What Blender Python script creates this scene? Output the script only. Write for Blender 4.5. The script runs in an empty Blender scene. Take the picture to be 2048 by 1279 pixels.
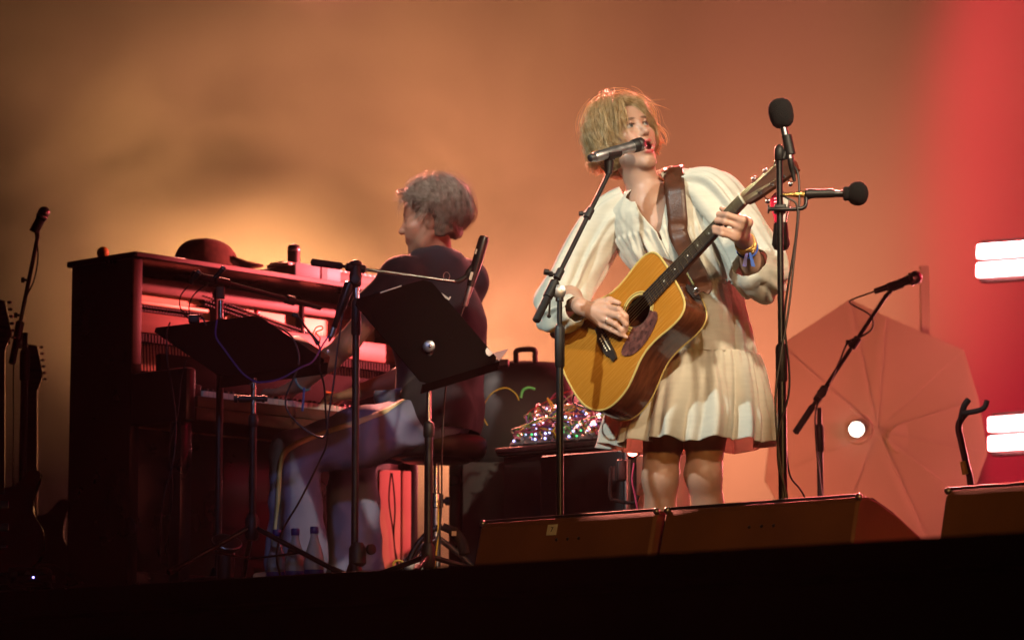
import bpy, bmesh, math, random
import numpy as np
from mathutils import Vector, Matrix, noise as mnoise
from mathutils.bvhtree import BVHTree

random.seed(7); rng = np.random.default_rng(7)
sc = bpy.context.scene
COL = sc.collection
R = math.radians

# ------------------------------------------------------------------ camera, world, exposure
CAM = Vector((0, 0, -0.46)); FPX = 6720.0
PITCH = math.atan((1560 - 639.5) / FPX)
cam_d = bpy.data.cameras.new('camera'); cam = bpy.data.objects.new('camera', cam_d); COL.objects.link(cam)
cam.location = CAM; cam.rotation_euler = (math.pi / 2 + PITCH, 0, 0)
cam_d.sensor_width = 36; cam_d.lens = 36 * FPX / 2048
cam_d.clip_start = 0.1; cam_d.clip_end = 400
cam_d.dof.use_dof = True; cam_d.dof.focus_distance = 10.6; cam_d.dof.aperture_fstop = 3.8
sc.camera = cam
world = bpy.data.worlds.new('World'); sc.world = world; world.use_nodes = True
wn = world.node_tree; wn.nodes.clear()
wo = wn.nodes.new('ShaderNodeOutputWorld'); wb = wn.nodes.new('ShaderNodeBackground'); ws = wn.nodes.new('ShaderNodeTexSky')
ws.sky_type = 'NISHITA'; ws.sun_disc = False; ws.sun_elevation = R(-4); ws.sun_rotation = R(200)
wb.inputs['Strength'].default_value = 0.02
wn.links.new(ws.outputs[0], wb.inputs[0]); wn.links.new(wb.outputs[0], wo.inputs[0])
sc.view_settings.view_transform = 'Standard'; sc.view_settings.look = 'None'
sc.view_settings.exposure = 0.12; sc.view_settings.gamma = 1.0; sc.view_settings.use_curve_mapping = False
cy = sc.cycles
cy.use_denoising = True
try: cy.denoiser = 'OPENIMAGEDENOISE'
except Exception: pass
cy.max_bounces = 6; cy.diffuse_bounces = 2; cy.glossy_bounces = 2; cy.transmission_bounces = 6
cy.volume_bounces = 0; cy.transparent_max_bounces = 8; cy.volume_step_rate = 1.8; cy.use_adaptive_sampling = True; cy.adaptive_threshold = 0.025; cy.adaptive_min_samples = 16
cy.caustics_reflective = False; cy.caustics_refractive = False
cy.sample_clamp_indirect = 4.0

def W(px, py, Y):
    xr = (px - 1024) / FPX; yr = (639.5 - py) / FPX
    c, s = math.cos(PITCH), math.sin(PITCH)
    d = Vector((xr, c - yr * s, s + yr * c))
    return CAM + d * (Y / d.y)

def spot(name, loc, target, energy, color, deg, blend=0.5, radius=0.12):
    l = bpy.data.lights.new(name, 'SPOT'); l.energy = energy; l.color = color
    l.spot_size = R(deg); l.spot_blend = blend; l.shadow_soft_size = radius
    o = bpy.data.objects.new(name, l); COL.objects.link(o); o.location = loc
    o.rotation_euler = (Vector(target) - Vector(loc)).to_track_quat('-Z', 'Y').to_euler()
    return o

# stage frame: E runs along the stage edge (to the right and nearer), N runs from the edge upstage
E = Vector((0.733, -0.680, 0)); N = Vector((0.680, 0.733, 0)); P0 = Vector((0, 7.155, 0))
def ST(s, n, z=0.0): return P0 + E * s + N * n + Vector((0, 0, z))
RISER = 0.20

# ------------------------------------------------------------------ stage lamps (out of frame on the trusses, or hidden behind the piano) and added fill lights
spot('key_spot', (3.6, 3.0, 5.4), (0.52, 10.6, 1.32), 3300, (1.0, 0.80, 0.54), 9.0, 0.7, 0.14)
spot('cool_spot', (-5.2, 4.6, 5.8), (0.36, 10.6, 1.20), 2700, (0.84, 1.0, 0.95), 9.5, 0.7, 0.14)
spot('front_fill_spot', (0.6, 0.5, 4.6), (0.62, 10.6, 0.98), 1900, (1.0, 0.78, 0.54), 6.8, 0.8, 0.25)  # fill light added to soften the guitar's shadow on the dress
spot('amber_fill_spot', (1.8, 1.0, 2.4), (0.6, 10.2, 0.35), 750, (1.0, 0.50, 0.14), 14, 0.8, 0.2)  # added amber fill to brighten the wedge monitors
spot('blue_spot', (-1.5, 3.0, 3.6), (-0.62, 11.9, 0.62), 330, (0.50, 0.56, 1.0), 9.5, 0.8, 0.15)
spot('pianist_spot', (-3.4, 5.5, 6.0), (-0.28, 12.05, 1.65), 2300, (1.0, 0.86, 0.76), 5.0, 0.8, 0.15)
spot('red_side_spot', (4.4, 14.0, 2.3), (-0.75, 12.85, 1.32), 7200, (1.0, 0.12, 0.13), 13, 0.6, 0.12)
spot('board_fill_spot', (3.5, 11.0, 4.5), (-0.45, 12.7, 0.55), 2600, (1.0, 0.10, 0.10), 4.6, 0.4, 0.05)  # added red light aimed only at the leaning board, no known source
spot('red_back_spot', (1.7, 16.3, 4.1), (0.40, 10.8, 1.3), 9000, (1.0, 0.15, 0.14), 20, 0.6, 0.15)
spot('pink_back_spot', (-1.3, 17.0, 4.3), (0.1, 11.3, 1.5), 8000, (1.0, 0.26, 0.18), 24, 0.6, 0.15)
spot('amber_up_spot', W(560, 960, 17.3), W(640, 430, 19.0), 2100, (1.0, 0.42, 0.15), 105, 1.0, 0.2)
spot('amber_up_spot_two', W(1160, 1060, 16.2), W(1160, 450, 17.8), 950, (1.0, 0.34, 0.16), 140, 1.0, 0.2)
spot('panel_fill_spot', W(1290, 1150, 13.6), W(1590, 640, 16.4), 190, (1.0, 0.30, 0.15), 80, 1.0, 0.2)  # added light to brighten the tan panel, no lamp stands here
spot('red_wash_spot', (5.0, 9.0, 4.0), (6.09, 13.375, 3.21), 12000, (1.0, 0.015, 0.06), 69, 0.12, 0.1)
# ------------------------------------------------------------------ materials
def mat(name, color, rough=0.5, metal=0.0, var=0.0, vscale=8.0, bump=0.0, bscale=60.0, spec=0.5, stretch=None, color2=None, coat=0.0, sss=0.0, trans=0.0, sheen=0.0):
    m = bpy.data.materials.new(name); m.use_nodes = True
    nt = m.node_tree; b = nt.nodes['Principled BSDF']
    b.inputs['Base Color'].default_value = (*color, 1); b.inputs['Roughness'].default_value = rough
    b.inputs['Metallic'].default_value = metal; b.inputs['Specular IOR Level'].default_value = spec
    b.inputs['Coat Weight'].default_value = coat; b.inputs['Sheen Weight'].default_value = sheen
    if sss:
        b.inputs['Subsurface Weight'].default_value = sss; b.inputs['Subsurface Radius'].default_value = (0.02, 0.008, 0.004); b.inputs['Subsurface Scale'].default_value = 0.6
    tc = nt.nodes.new('ShaderNodeTexCoord'); mp = nt.nodes.new('ShaderNodeMapping')
    nt.links.new(tc.outputs['Object'], mp.inputs[0])
    if stretch: mp.inputs['Scale'].default_value = stretch
    if var or color2:
        n = nt.nodes.new('ShaderNodeTexNoise'); n.inputs['Scale'].default_value = vscale; n.inputs['Detail'].default_value = 6
        nt.links.new(mp.outputs[0], n.inputs['Vector'])
        r = nt.nodes.new('ShaderNodeValToRGB')
        c2 = color2 or tuple(min(1, c * (1 + var)) for c in color); c1 = color if color2 else tuple(c * (1 - var) for c in color)
        r.color_ramp.elements[0].position = 0.32; r.color_ramp.elements[1].position = 0.68
        r.color_ramp.elements[0].color = (*c1, 1); r.color_ramp.elements[1].color = (*c2, 1)
        nt.links.new(n.outputs['Fac'], r.inputs[0]); nt.links.new(r.outputs[0], b.inputs['Base Color'])
        rr = nt.nodes.new('ShaderNodeMapRange'); rr.inputs[3].default_value = max(0.03, rough - 0.08); rr.inputs[4].default_value = min(1, rough + 0.1)
        nt.links.new(n.outputs['Fac'], rr.inputs[0]); nt.links.new(rr.outputs[0], b.inputs['Roughness'])
    if bump:
        n2 = nt.nodes.new('ShaderNodeTexNoise'); n2.inputs['Scale'].default_value = bscale; n2.inputs['Detail'].default_value = 4
        nt.links.new(mp.outputs[0], n2.inputs['Vector'])
        bp = nt.nodes.new('ShaderNodeBump'); bp.inputs['Strength'].default_value = bump; bp.inputs['Distance'].default_value = 0.004
        nt.links.new(n2.outputs['Fac'], bp.inputs['Height']); nt.links.new(bp.outputs[0], b.inputs['Normal'])
    if trans:
        tr = nt.nodes.new('ShaderNodeBsdfTranslucent'); mx = nt.nodes.new('ShaderNodeMixShader'); mx.inputs[0].default_value = trans
        tr.inputs[0].default_value = (*color, 1); out = nt.nodes['Material Output']
        nt.links.new(b.outputs[0], mx.inputs[1]); nt.links.new(tr.outputs[0], mx.inputs[2]); nt.links.new(mx.outputs[0], out.inputs[0])
    return m

def mat_emit(name, color, strength):
    m = bpy.data.materials.new(name); m.use_nodes = True; nt = m.node_tree; nt.nodes.clear()
    e = nt.nodes.new('ShaderNodeEmission'); e.inputs[0].default_value = (*color, 1); e.inputs[1].default_value = strength
    o = nt.nodes.new('ShaderNodeOutputMaterial'); nt.links.new(e.outputs[0], o.inputs[0]); return m

def mat_glass(name, color=(1, 1, 1), rough=0.03):
    m = bpy.data.materials.new(name); m.use_nodes = True; b = m.node_tree.nodes['Principled BSDF']
    b.inputs['Base Color'].default_value = (*color, 1); b.inputs['Roughness'].default_value = rough
    b.inputs['Transmission Weight'].default_value = 1.0; b.inputs['IOR'].default_value = 1.33; return m

def mat_tint(name, rough=0.5, sss=0.0, bump=0.0, bscale=200, spec=0.4):
    m = mat(name, (0.5, 0.5, 0.5), rough, bump=bump, bscale=bscale, sss=sss, spec=spec)
    nt = m.node_tree; a = nt.nodes.new('ShaderNodeVertexColor'); a.layer_name = 'tint'
    n = nt.nodes.new('ShaderNodeTexNoise'); n.inputs['Scale'].default_value = 30; n.inputs['Detail'].default_value = 4
    tc = nt.nodes.new('ShaderNodeTexCoord'); nt.links.new(tc.outputs['Object'], n.inputs['Vector'])
    mr = nt.nodes.new('ShaderNodeMapRange'); mr.inputs[3].default_value = 0.86; mr.inputs[4].default_value = 1.14
    nt.links.new(n.outputs['Fac'], mr.inputs[0])
    mx = nt.nodes.new('ShaderNodeMix'); mx.data_type = 'RGBA'; mx.blend_type = 'MULTIPLY'; mx.inputs[0].default_value = 1
    nt.links.new(a.outputs[0], mx.inputs[6]); nt.links.new(mr.outputs[0], mx.inputs[7])
    nt.links.new(mx.outputs[2], nt.nodes['Principled BSDF'].inputs['Base Color']); return m

M = {}
M['stage'] = mat('stage_black', (0.012, 0.011, 0.011), 0.6, var=0.4, vscale=3, bump=0.2, bscale=40)
M['fascia'] = mat('fascia_cloth', (0.012, 0.010, 0.010), 0.9, var=0.3, vscale=2)
M['ground'] = mat('ground_dark', (0.03, 0.03, 0.03), 0.9, var=0.3)
M['desk'] = mat('desk_black', (0.004, 0.004, 0.004), 0.9, spec=0.03)
M['mic_metal'] = mat('mic_gunmetal', (0.62, 0.62, 0.64), 0.40, 1.0, var=0.1, vscale=50)
M['backdrop'] = mat('backdrop_cloth', (0.17, 0.15, 0.145), 0.95, var=0.06, vscale=0.5, spec=0.1)
M['black_metal'] = mat('black_metal', (0.015, 0.015, 0.016), 0.32, 0.3, var=0.3, vscale=30)
M['black_plastic'] = mat('black_plastic', (0.012, 0.012, 0.012), 0.5, var=0.3, vscale=40)
M['rubber'] = mat('rubber', (0.012, 0.012, 0.012), 0.8)
M['chrome'] = mat('chrome', (0.62, 0.62, 0.62), 0.2, 1.0, var=0.1, vscale=40)
M['steel'] = mat('steel', (0.35, 0.35, 0.36), 0.35, 1.0, var=0.15, vscale=60)
M['foam'] = mat('foam', (0.010, 0.010, 0.011), 0.95, bump=0.9, bscale=500, var=0.4, vscale=200)
M['cable'] = mat('cable_black', (0.010, 0.010, 0.010), 0.45)
M['cable_purple'] = mat('cable_purple', (0.07, 0.05, 0.32), 0.45)
M['cable_yellow'] = mat('cable_yellow', (0.45, 0.30, 0.03), 0.5)
M['cable_green'] = mat('cable_green', (0.10, 0.42, 0.10), 0.5)
M['cable_pink'] = mat('cable_pink', (0.45, 0.08, 0.20), 0.5)
M['cable_red'] = mat('cable_red', (0.40, 0.03, 0.03), 0.5)
M['cable_tan'] = mat('cable_tan', (0.42, 0.30, 0.20), 0.5)
M['piano'] = mat('piano_black_lacquer', (0.010, 0.008, 0.008), 0.28, var=0.3, vscale=6)
M['piano_wood'] = mat('piano_edge_wood', (0.09, 0.045, 0.028), 0.45, var=0.3, vscale=12)
M['action_wood'] = mat('action_wood', (0.24, 0.13, 0.08), 0.5, var=0.2, vscale=9, stretch=(0.4, 4, 4))
M['plate'] = mat('piano_plate_gold', (0.55, 0.42, 0.24), 0.45, 0.2, var=0.12, vscale=10)
M['felt'] = mat('felt_dark', (0.03, 0.02, 0.02), 0.9)
M['ivory'] = mat('ivory_white', (0.78, 0.74, 0.66), 0.3)
M['white'] = mat('white_paper', (0.78, 0.77, 0.74), 0.7, var=0.04)
M['board'] = mat('pale_board', (0.55, 0.48, 0.42), 0.7, var=0.08, vscale=6)
M['led_dim'] = mat_emit('button_glow', (1.0, 0.05, 0.14), 1.2)
M['teal'] = mat('teal_plastic', (0.26, 0.42, 0.44), 0.5, var=0.1)
M['cap'] = mat('cap_cloth', (0.10, 0.065, 0.035), 0.9, var=0.25, vscale=40, bump=0.4, bscale=400)
M['gauze'] = mat('cream_gauze', (0.72, 0.68, 0.58), 0.9, var=0.06, vscale=26, bump=0.28, bscale=300, stretch=(0.6, 0.6, 3.4), spec=0.15, trans=0.22, sheen=0.2)
M['skin'] = mat_tint('skin', 0.45, sss=0.12, bump=0.06)
M['hair_blonde'] = mat('hair_blonde', (0.58, 0.34, 0.13), 0.42, color2=(0.95, 0.72, 0.42), vscale=45, trans=0.35)  # pale second tone stands in for lit highlights on the strands
M['hair_blonde_shade'] = mat('hair_blonde_gap_shade', (0.16, 0.10, 0.04), 0.6, color2=(0.34, 0.24, 0.10), vscale=40)  # under-hair darkened, shade between the locks put into its colour
M['hair_grey'] = mat('hair_grey', (0.36, 0.29, 0.22), 0.5, color2=(0.75, 0.66, 0.56), vscale=50, trans=0.35)
M['hair_grey_shade'] = mat('hair_grey_gap_shade', (0.10, 0.075, 0.055), 0.6, color2=(0.20, 0.16, 0.12), vscale=40)  # darker copy beneath the grey locks paints the shade in their gaps
M['shirt'] = mat('navy_tshirt', (0.016, 0.017, 0.030), 0.9, var=0.2, vscale=10, bump=0.3, bscale=300, sheen=0.1)
M['trousers'] = mat('blue_trousers', (0.17, 0.20, 0.34), 0.75, var=0.1, vscale=8, bump=0.2, bscale=300)
M['stripe'] = mat('cream_stripe', (0.66, 0.60, 0.36), 0.7, var=0.08, vscale=30)
M['leather'] = mat('strap_leather', (0.075, 0.026, 0.012), 0.42, var=0.25, vscale=25, bump=0.25, bscale=200)
M['leather_dark'] = mat('strap_end_leather', (0.014, 0.010, 0.009), 0.5, var=0.25, vscale=25)
M['spruce'] = mat('spruce_top', (0.36, 0.135, 0.013), 0.26, color2=(0.42, 0.170, 0.020), vscale=30, stretch=(0.3, 9, 1), coat=0.4)
M['rosewood'] = mat('rosewood', (0.075, 0.022, 0.010), 0.22, color2=(0.15, 0.050, 0.022), vscale=14, stretch=(0.6, 3, 5), coat=0.5)
M['neckwood'] = mat('neck_mahogany', (0.10, 0.035, 0.015), 0.35, var=0.25, vscale=20, stretch=(0.4, 4, 4))
M['ebony'] = mat('ebony', (0.018, 0.012, 0.010), 0.4, var=0.3, vscale=60, stretch=(0.3, 3, 3))
M['binding'] = mat('binding_cream', (0.55, 0.42, 0.14), 0.35)
M['tortoise'] = mat('tortoise_shell', (0.040, 0.016, 0.016), 0.3, color2=(0.16, 0.055, 0.045), vscale=70, coat=0.5)
M['string'] = mat('bronze_string', (0.65, 0.45, 0.22), 0.3, 1.0)
M['bone'] = mat('bone', (0.75, 0.70, 0.55), 0.4)
M['gold'] = mat('gold', (0.75, 0.50, 0.16), 0.28, 1.0, bump=0.6, bscale=400)
M['silver'] = mat('silver', (0.75, 0.75, 0.75), 0.2, 1.0)
M['ribbon_blue'] = mat('ribbon_blue', (0.02, 0.09, 0.42), 0.6, var=0.2)
M['wristband_teal'] = mat('wristband_teal', (0.08, 0.28, 0.40), 0.6)
M['monitor'] = mat('monitor_amber_lit', (0.14, 0.052, 0.013), 0.6, var=0.18, vscale=5, bump=0.3, bscale=260)  # orange-brown stands in for amber light on black cabinets
M['monitor_grille'] = mat('monitor_grille', (0.02, 0.02, 0.02), 0.5, 0.4, bump=0.5, bscale=300)
M['tape'] = mat('tape_white', (0.60, 0.57, 0.50), 0.7, var=0.1, vscale=60)
M['tape_green'] = mat('tape_green', (0.28, 0.38, 0.03), 0.6)
M['piano_matte'] = mat('piano_matte', (0.010, 0.008, 0.008), 0.75, spec=0.1)
M['panel_tan'] = mat('panel_tan_cloth', (0.30, 0.22, 0.16), 0.85, var=0.08, vscale=2)
M['case'] = mat('flight_case_black', (0.016, 0.016, 0.018), 0.5, var=0.2, vscale=10)
M['bottle'] = mat_glass('bottle_clear', (0.95, 0.97, 1.0), 0.22); M['bottle'].node_tree.nodes['Principled BSDF'].inputs['Transmission Weight'].default_value = 0.72
M['plastic_clear'] = mat_glass('clear_plastic', (1, 0.97, 0.95), 0.08)
M['water'] = mat_glass('water', (0.95, 0.98, 1.0), 0.0)
M['cap_blue'] = mat('bottle_cap_blue', (0.012, 0.022, 0.20), 0.4)
M['label_white'] = mat('bottle_label', (0.3, 0.32, 0.4), 0.6)
M['wood_red'] = mat('red_body', (0.22, 0.015, 0.012), 0.25, coat=0.4)
M['led_white'] = mat_emit('led_bar_light', (1.0, 0.22, 0.22), 75)
M['led_lamp'] = mat_emit('lamp_lens_light', (1.0, 0.80, 0.66), 9)
M['led_red'] = mat_emit('small_red_light', (1.0, 0.16, 0.10), 26)
M['led_blue'] = mat_emit('small_blue_light', (0.25, 0.2, 1.0), 10)
M['led_dot'] = mat_emit('panel_led_light', (0.42, 0.45, 1.0), 6)
M['led_green'] = mat_emit('panel_green_light', (0.1, 0.9, 0.25), 2)
M['synth_panel'] = mat('synth_panel', (0.20, 0.21, 0.26), 0.35, 0.5, var=0.3, vscale=40)
M['ear_dark'] = mat('in_ear_black', (0.01, 0.01, 0.01), 0.4)
M['red_tone'] = mat('red_bracket_lit_end', (0.25, 0.10, 0.07), 0.6, var=0.15)  # red brackets, and a case end coloured by red light
M['tan_box'] = mat('tan_box', (0.20, 0.09, 0.05), 0.5, var=0.2, vscale=8)

# ------------------------------------------------------------------ object helpers
def thing(name, label, cat, loc=(0, 0, 0), matrix=None, group=None):
    o = bpy.data.objects.new(name, None); COL.objects.link(o); o.empty_display_size = 0.1
    o.matrix_world = matrix if matrix is not None else Matrix.Translation(Vector(loc))
    o['label'] = label; o['category'] = cat
    if group: o['group'] = group
    return o
def tag(o, label, cat, group=None):
    o['label'] = label; o['category'] = cat
    if group: o['group'] = group
    return o
def world_of(o):
    m = o.matrix_basis.copy()
    while o.parent: o = o.parent; m = o.matrix_basis @ m
    return m
def add(name, VF, m, parent=None, smooth=True, local=False, kind=None, label=None):
    V, F = VF
    V = np.asarray([tuple(v) for v in V] if not isinstance(V, np.ndarray) else V, dtype=float)
    if parent is not None and not local:
        inv = np.array(world_of(parent).inverted()); V = V @ inv[:3, :3].T + inv[:3, 3]
    me = bpy.data.meshes.new(name); me.from_pydata(V.tolist(), [], F if isinstance(F, list) else F.tolist()); me.update()
    if isinstance(m, (list, tuple)):
        for x in m: me.materials.append(x)
    else: me.materials.append(m)
    if smooth:
        me.polygons.foreach_set('use_smooth', [True] * len(me.polygons))
        if len(F) < 4000:
            try: me.set_sharp_from_angle(angle=R(46))
            except Exception: pass
    o = bpy.data.objects.new(name, me); COL.objects.link(o)
    if parent is not None: o.parent = parent
    if kind: o['kind'] = kind
    if label: o['label'] = label
    return o
def sharp(o, deg=35):
    me = o.data
    try: me.set_sharp_from_angle(angle=R(deg))
    except Exception: pass
    return o
def join(*parts):
    V, F = [], []
    for v, f in parts:
        b = len(V); V += [tuple(x) for x in v]; F += [[i + b for i in q] for q in f]
    return V, F
def frame(t):
    t = Vector(t).normalized(); up = Vector((0, 0, 1)) if abs(t.z) < 0.9 else Vector((1, 0, 0))
    a = t.cross(up).normalized(); return a, t.cross(a).normalized()
def tube(pts, rad, seg=10, caps=True):
    pts = [Vector(p) for p in pts]; n = len(pts)
    rad = [rad] * n if isinstance(rad, (int, float)) else list(rad)
    V, F = [], []; a = None
    for i, p in enumerate(pts):
        t = (pts[min(i + 1, n - 1)] - pts[max(i - 1, 0)])
        if t.length < 1e-9: t = Vector((0, 0, 1))
        t.normalize()
        if a is None: a, b = frame(t)
        else:
            a = (a - t * a.dot(t)); a = a.normalized() if a.length > 1e-6 else frame(t)[0]; b = t.cross(a)
        for k in range(seg):
            th = 2 * math.pi * k / seg; V.append(p + (a * math.cos(th) + b * math.sin(th)) * rad[i])
    for i in range(n - 1):
        for k in range(seg):
            k2 = (k + 1) % seg; F.append([i * seg + k, i * seg + k2, (i + 1) * seg + k2, (i + 1) * seg + k])
    if caps:
        F.append(list(range(seg))[::-1]); F.append([(n - 1) * seg + k for k in range(seg)])
    return V, F
def spline(pts, n=8):
    pts = [Vector(p) for p in pts]; out = []
    for i in range(len(pts) - 1):
        p0 = pts[max(i - 1, 0)]; p1 = pts[i]; p2 = pts[i + 1]; p3 = pts[min(i + 2, len(pts) - 1)]
        for k in range(n):
            t = k / n
            out.append(0.5 * ((2 * p1) + (p2 - p0) * t + (2 * p0 - 5 * p1 + 4 * p2 - p3) * t * t + (-p0 + 3 * p1 - 3 * p2 + p3) * t ** 3))
    out.append(pts[-1]); return out
def box(c, size, mtx=None, bev=0.0):
    """box by centre and full size, in axes mtx (3 vectors), with bevelled vertical and horizontal edges when bev > 0"""
    c = Vector(c); ax = mtx or (Vector((1, 0, 0)), Vector((0, 1, 0)), Vector((0, 0, 1)))
    if bev <= 0:
        V = [c + ax[0] * (sx * size[0] / 2) + ax[1] * (sy * size[1] / 2) + ax[2] * (sz * size[2] / 2) for sz in (-1, 1) for sx, sy in ((-1, -1), (1, -1), (1, 1), (-1, 1))]
        return V, [[3, 2, 1, 0], [4, 5, 6, 7], [0, 1, 5, 4], [1, 2, 6, 5], [2, 3, 7, 6], [3, 0, 4, 7]]
    bm = bmesh.new(); bmesh.ops.create_cube(bm, size=1.0)
    for v in bm.verts: v.co = Vector((v.co.x * size[0], v.co.y * size[1], v.co.z * size[2]))
    bmesh.ops.bevel(bm, geom=bm.edges[:], offset=min(bev, min(size) * 0.45), segments=2, affect='EDGES', profile=0.5)
    bm.verts.index_update()
    V = [c + ax[0] * v.co.x + ax[1] * v.co.y + ax[2] * v.co.z for v in bm.verts]; F = [[v.index for v in f.verts] for f in bm.faces]
    bm.free(); return V, F
def lathe(p0, axis, prof, seg=24):
    """prof: list of (distance along axis, radius)"""
    p0 = Vector(p0); t = Vector(axis).normalized()
    return tube_axis(p0, t, prof, seg)
def tube_axis(p0, t, prof, seg):
    a, b = frame(t); V, F = [], []
    for h, r in prof:
        for k in range(seg):
            th = 2 * math.pi * k / seg; V.append(p0 + t * h + (a * math.cos(th) + b * math.sin(th)) * max(r, 1e-5))
    n = len(prof)
    for i in range(n - 1):
        for k in range(seg):
            k2 = (k + 1) % seg; F.append([i * seg + k, i * seg + k2, (i + 1) * seg + k2, (i + 1) * seg + k])
    F.append(list(range(seg))[::-1]); F.append([(n - 1) * seg + k for k in range(seg)])
    return V, F
def prism(poly, off):
    """closed polygon (3-D points) extruded by vector off"""
    off = Vector(off); n = len(poly); V = [Vector(p) for p in poly] + [Vector(p) + off for p in poly]
    F = [list(range(n))[::-1], list(range(n, 2 * n))] + [[i, (i + 1) % n, n + (i + 1) % n, n + i] for i in range(n)]
    return V, F
def ball(c, r, seg=16, rings=10, ax=None):
    c = Vector(c); r = (r, r, r) if isinstance(r, (int, float)) else r
    ax = ax or (Vector((1, 0, 0)), Vector((0, 1, 0)), Vector((0, 0, 1)))
    V, F = [c - ax[2] * r[2]], []
    for i in range(1, rings):
        ph = -math.pi / 2 + math.pi * i / rings
        for k in range(seg):
            th = 2 * math.pi * k / seg
            V.append(c + ax[0] * (r[0] * math.cos(ph) * math.cos(th)) + ax[1] * (r[1] * math.cos(ph) * math.sin(th)) + ax[2] * (r[2] * math.sin(ph)))
    V.append(c + ax[2] * r[2])
    for k in range(seg): F.append([0, 1 + (k + 1) % seg, 1 + k])
    for i in range(rings - 2):
        for k in range(seg):
            k2 = (k + 1) % seg; b = 1 + i * seg; F.append([b + k, b + k2, b + seg + k2, b + seg + k])
    b = 1 + (rings - 2) * seg; T = len(V) - 1
    for k in range(seg): F.append([b + k, b + (k + 1) % seg, T])
    return V, F
def cable(label, pts, r=0.0035, m='cable', n=8, cat='cable', group=None):
    o = add('cable', tube(spline(pts, n), r, 6), M[m]); tag(o, label, cat, group); return o
def text_mesh(name, body, size, mtx, m, parent, depth=0.0006):
    cu = bpy.data.curves.new(name, 'FONT'); cu.body = body; cu.size = size; cu.extrude = depth; cu.align_x = 'CENTER'; cu.align_y = 'CENTER'
    t = bpy.data.objects.new(name, cu); COL.objects.link(t); bpy.context.view_layer.update()
    me = bpy.data.meshes.new_from_object(t.evaluated_get(bpy.context.evaluated_depsgraph_get()))
    bpy.data.objects.remove(t); V = [mtx @ v.co for v in me.vertices]; F = [list(p.vertices) for p in me.polygons]
    bpy.data.meshes.remove(me); return add(name, (V, F), m, parent, smooth=False)

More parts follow.
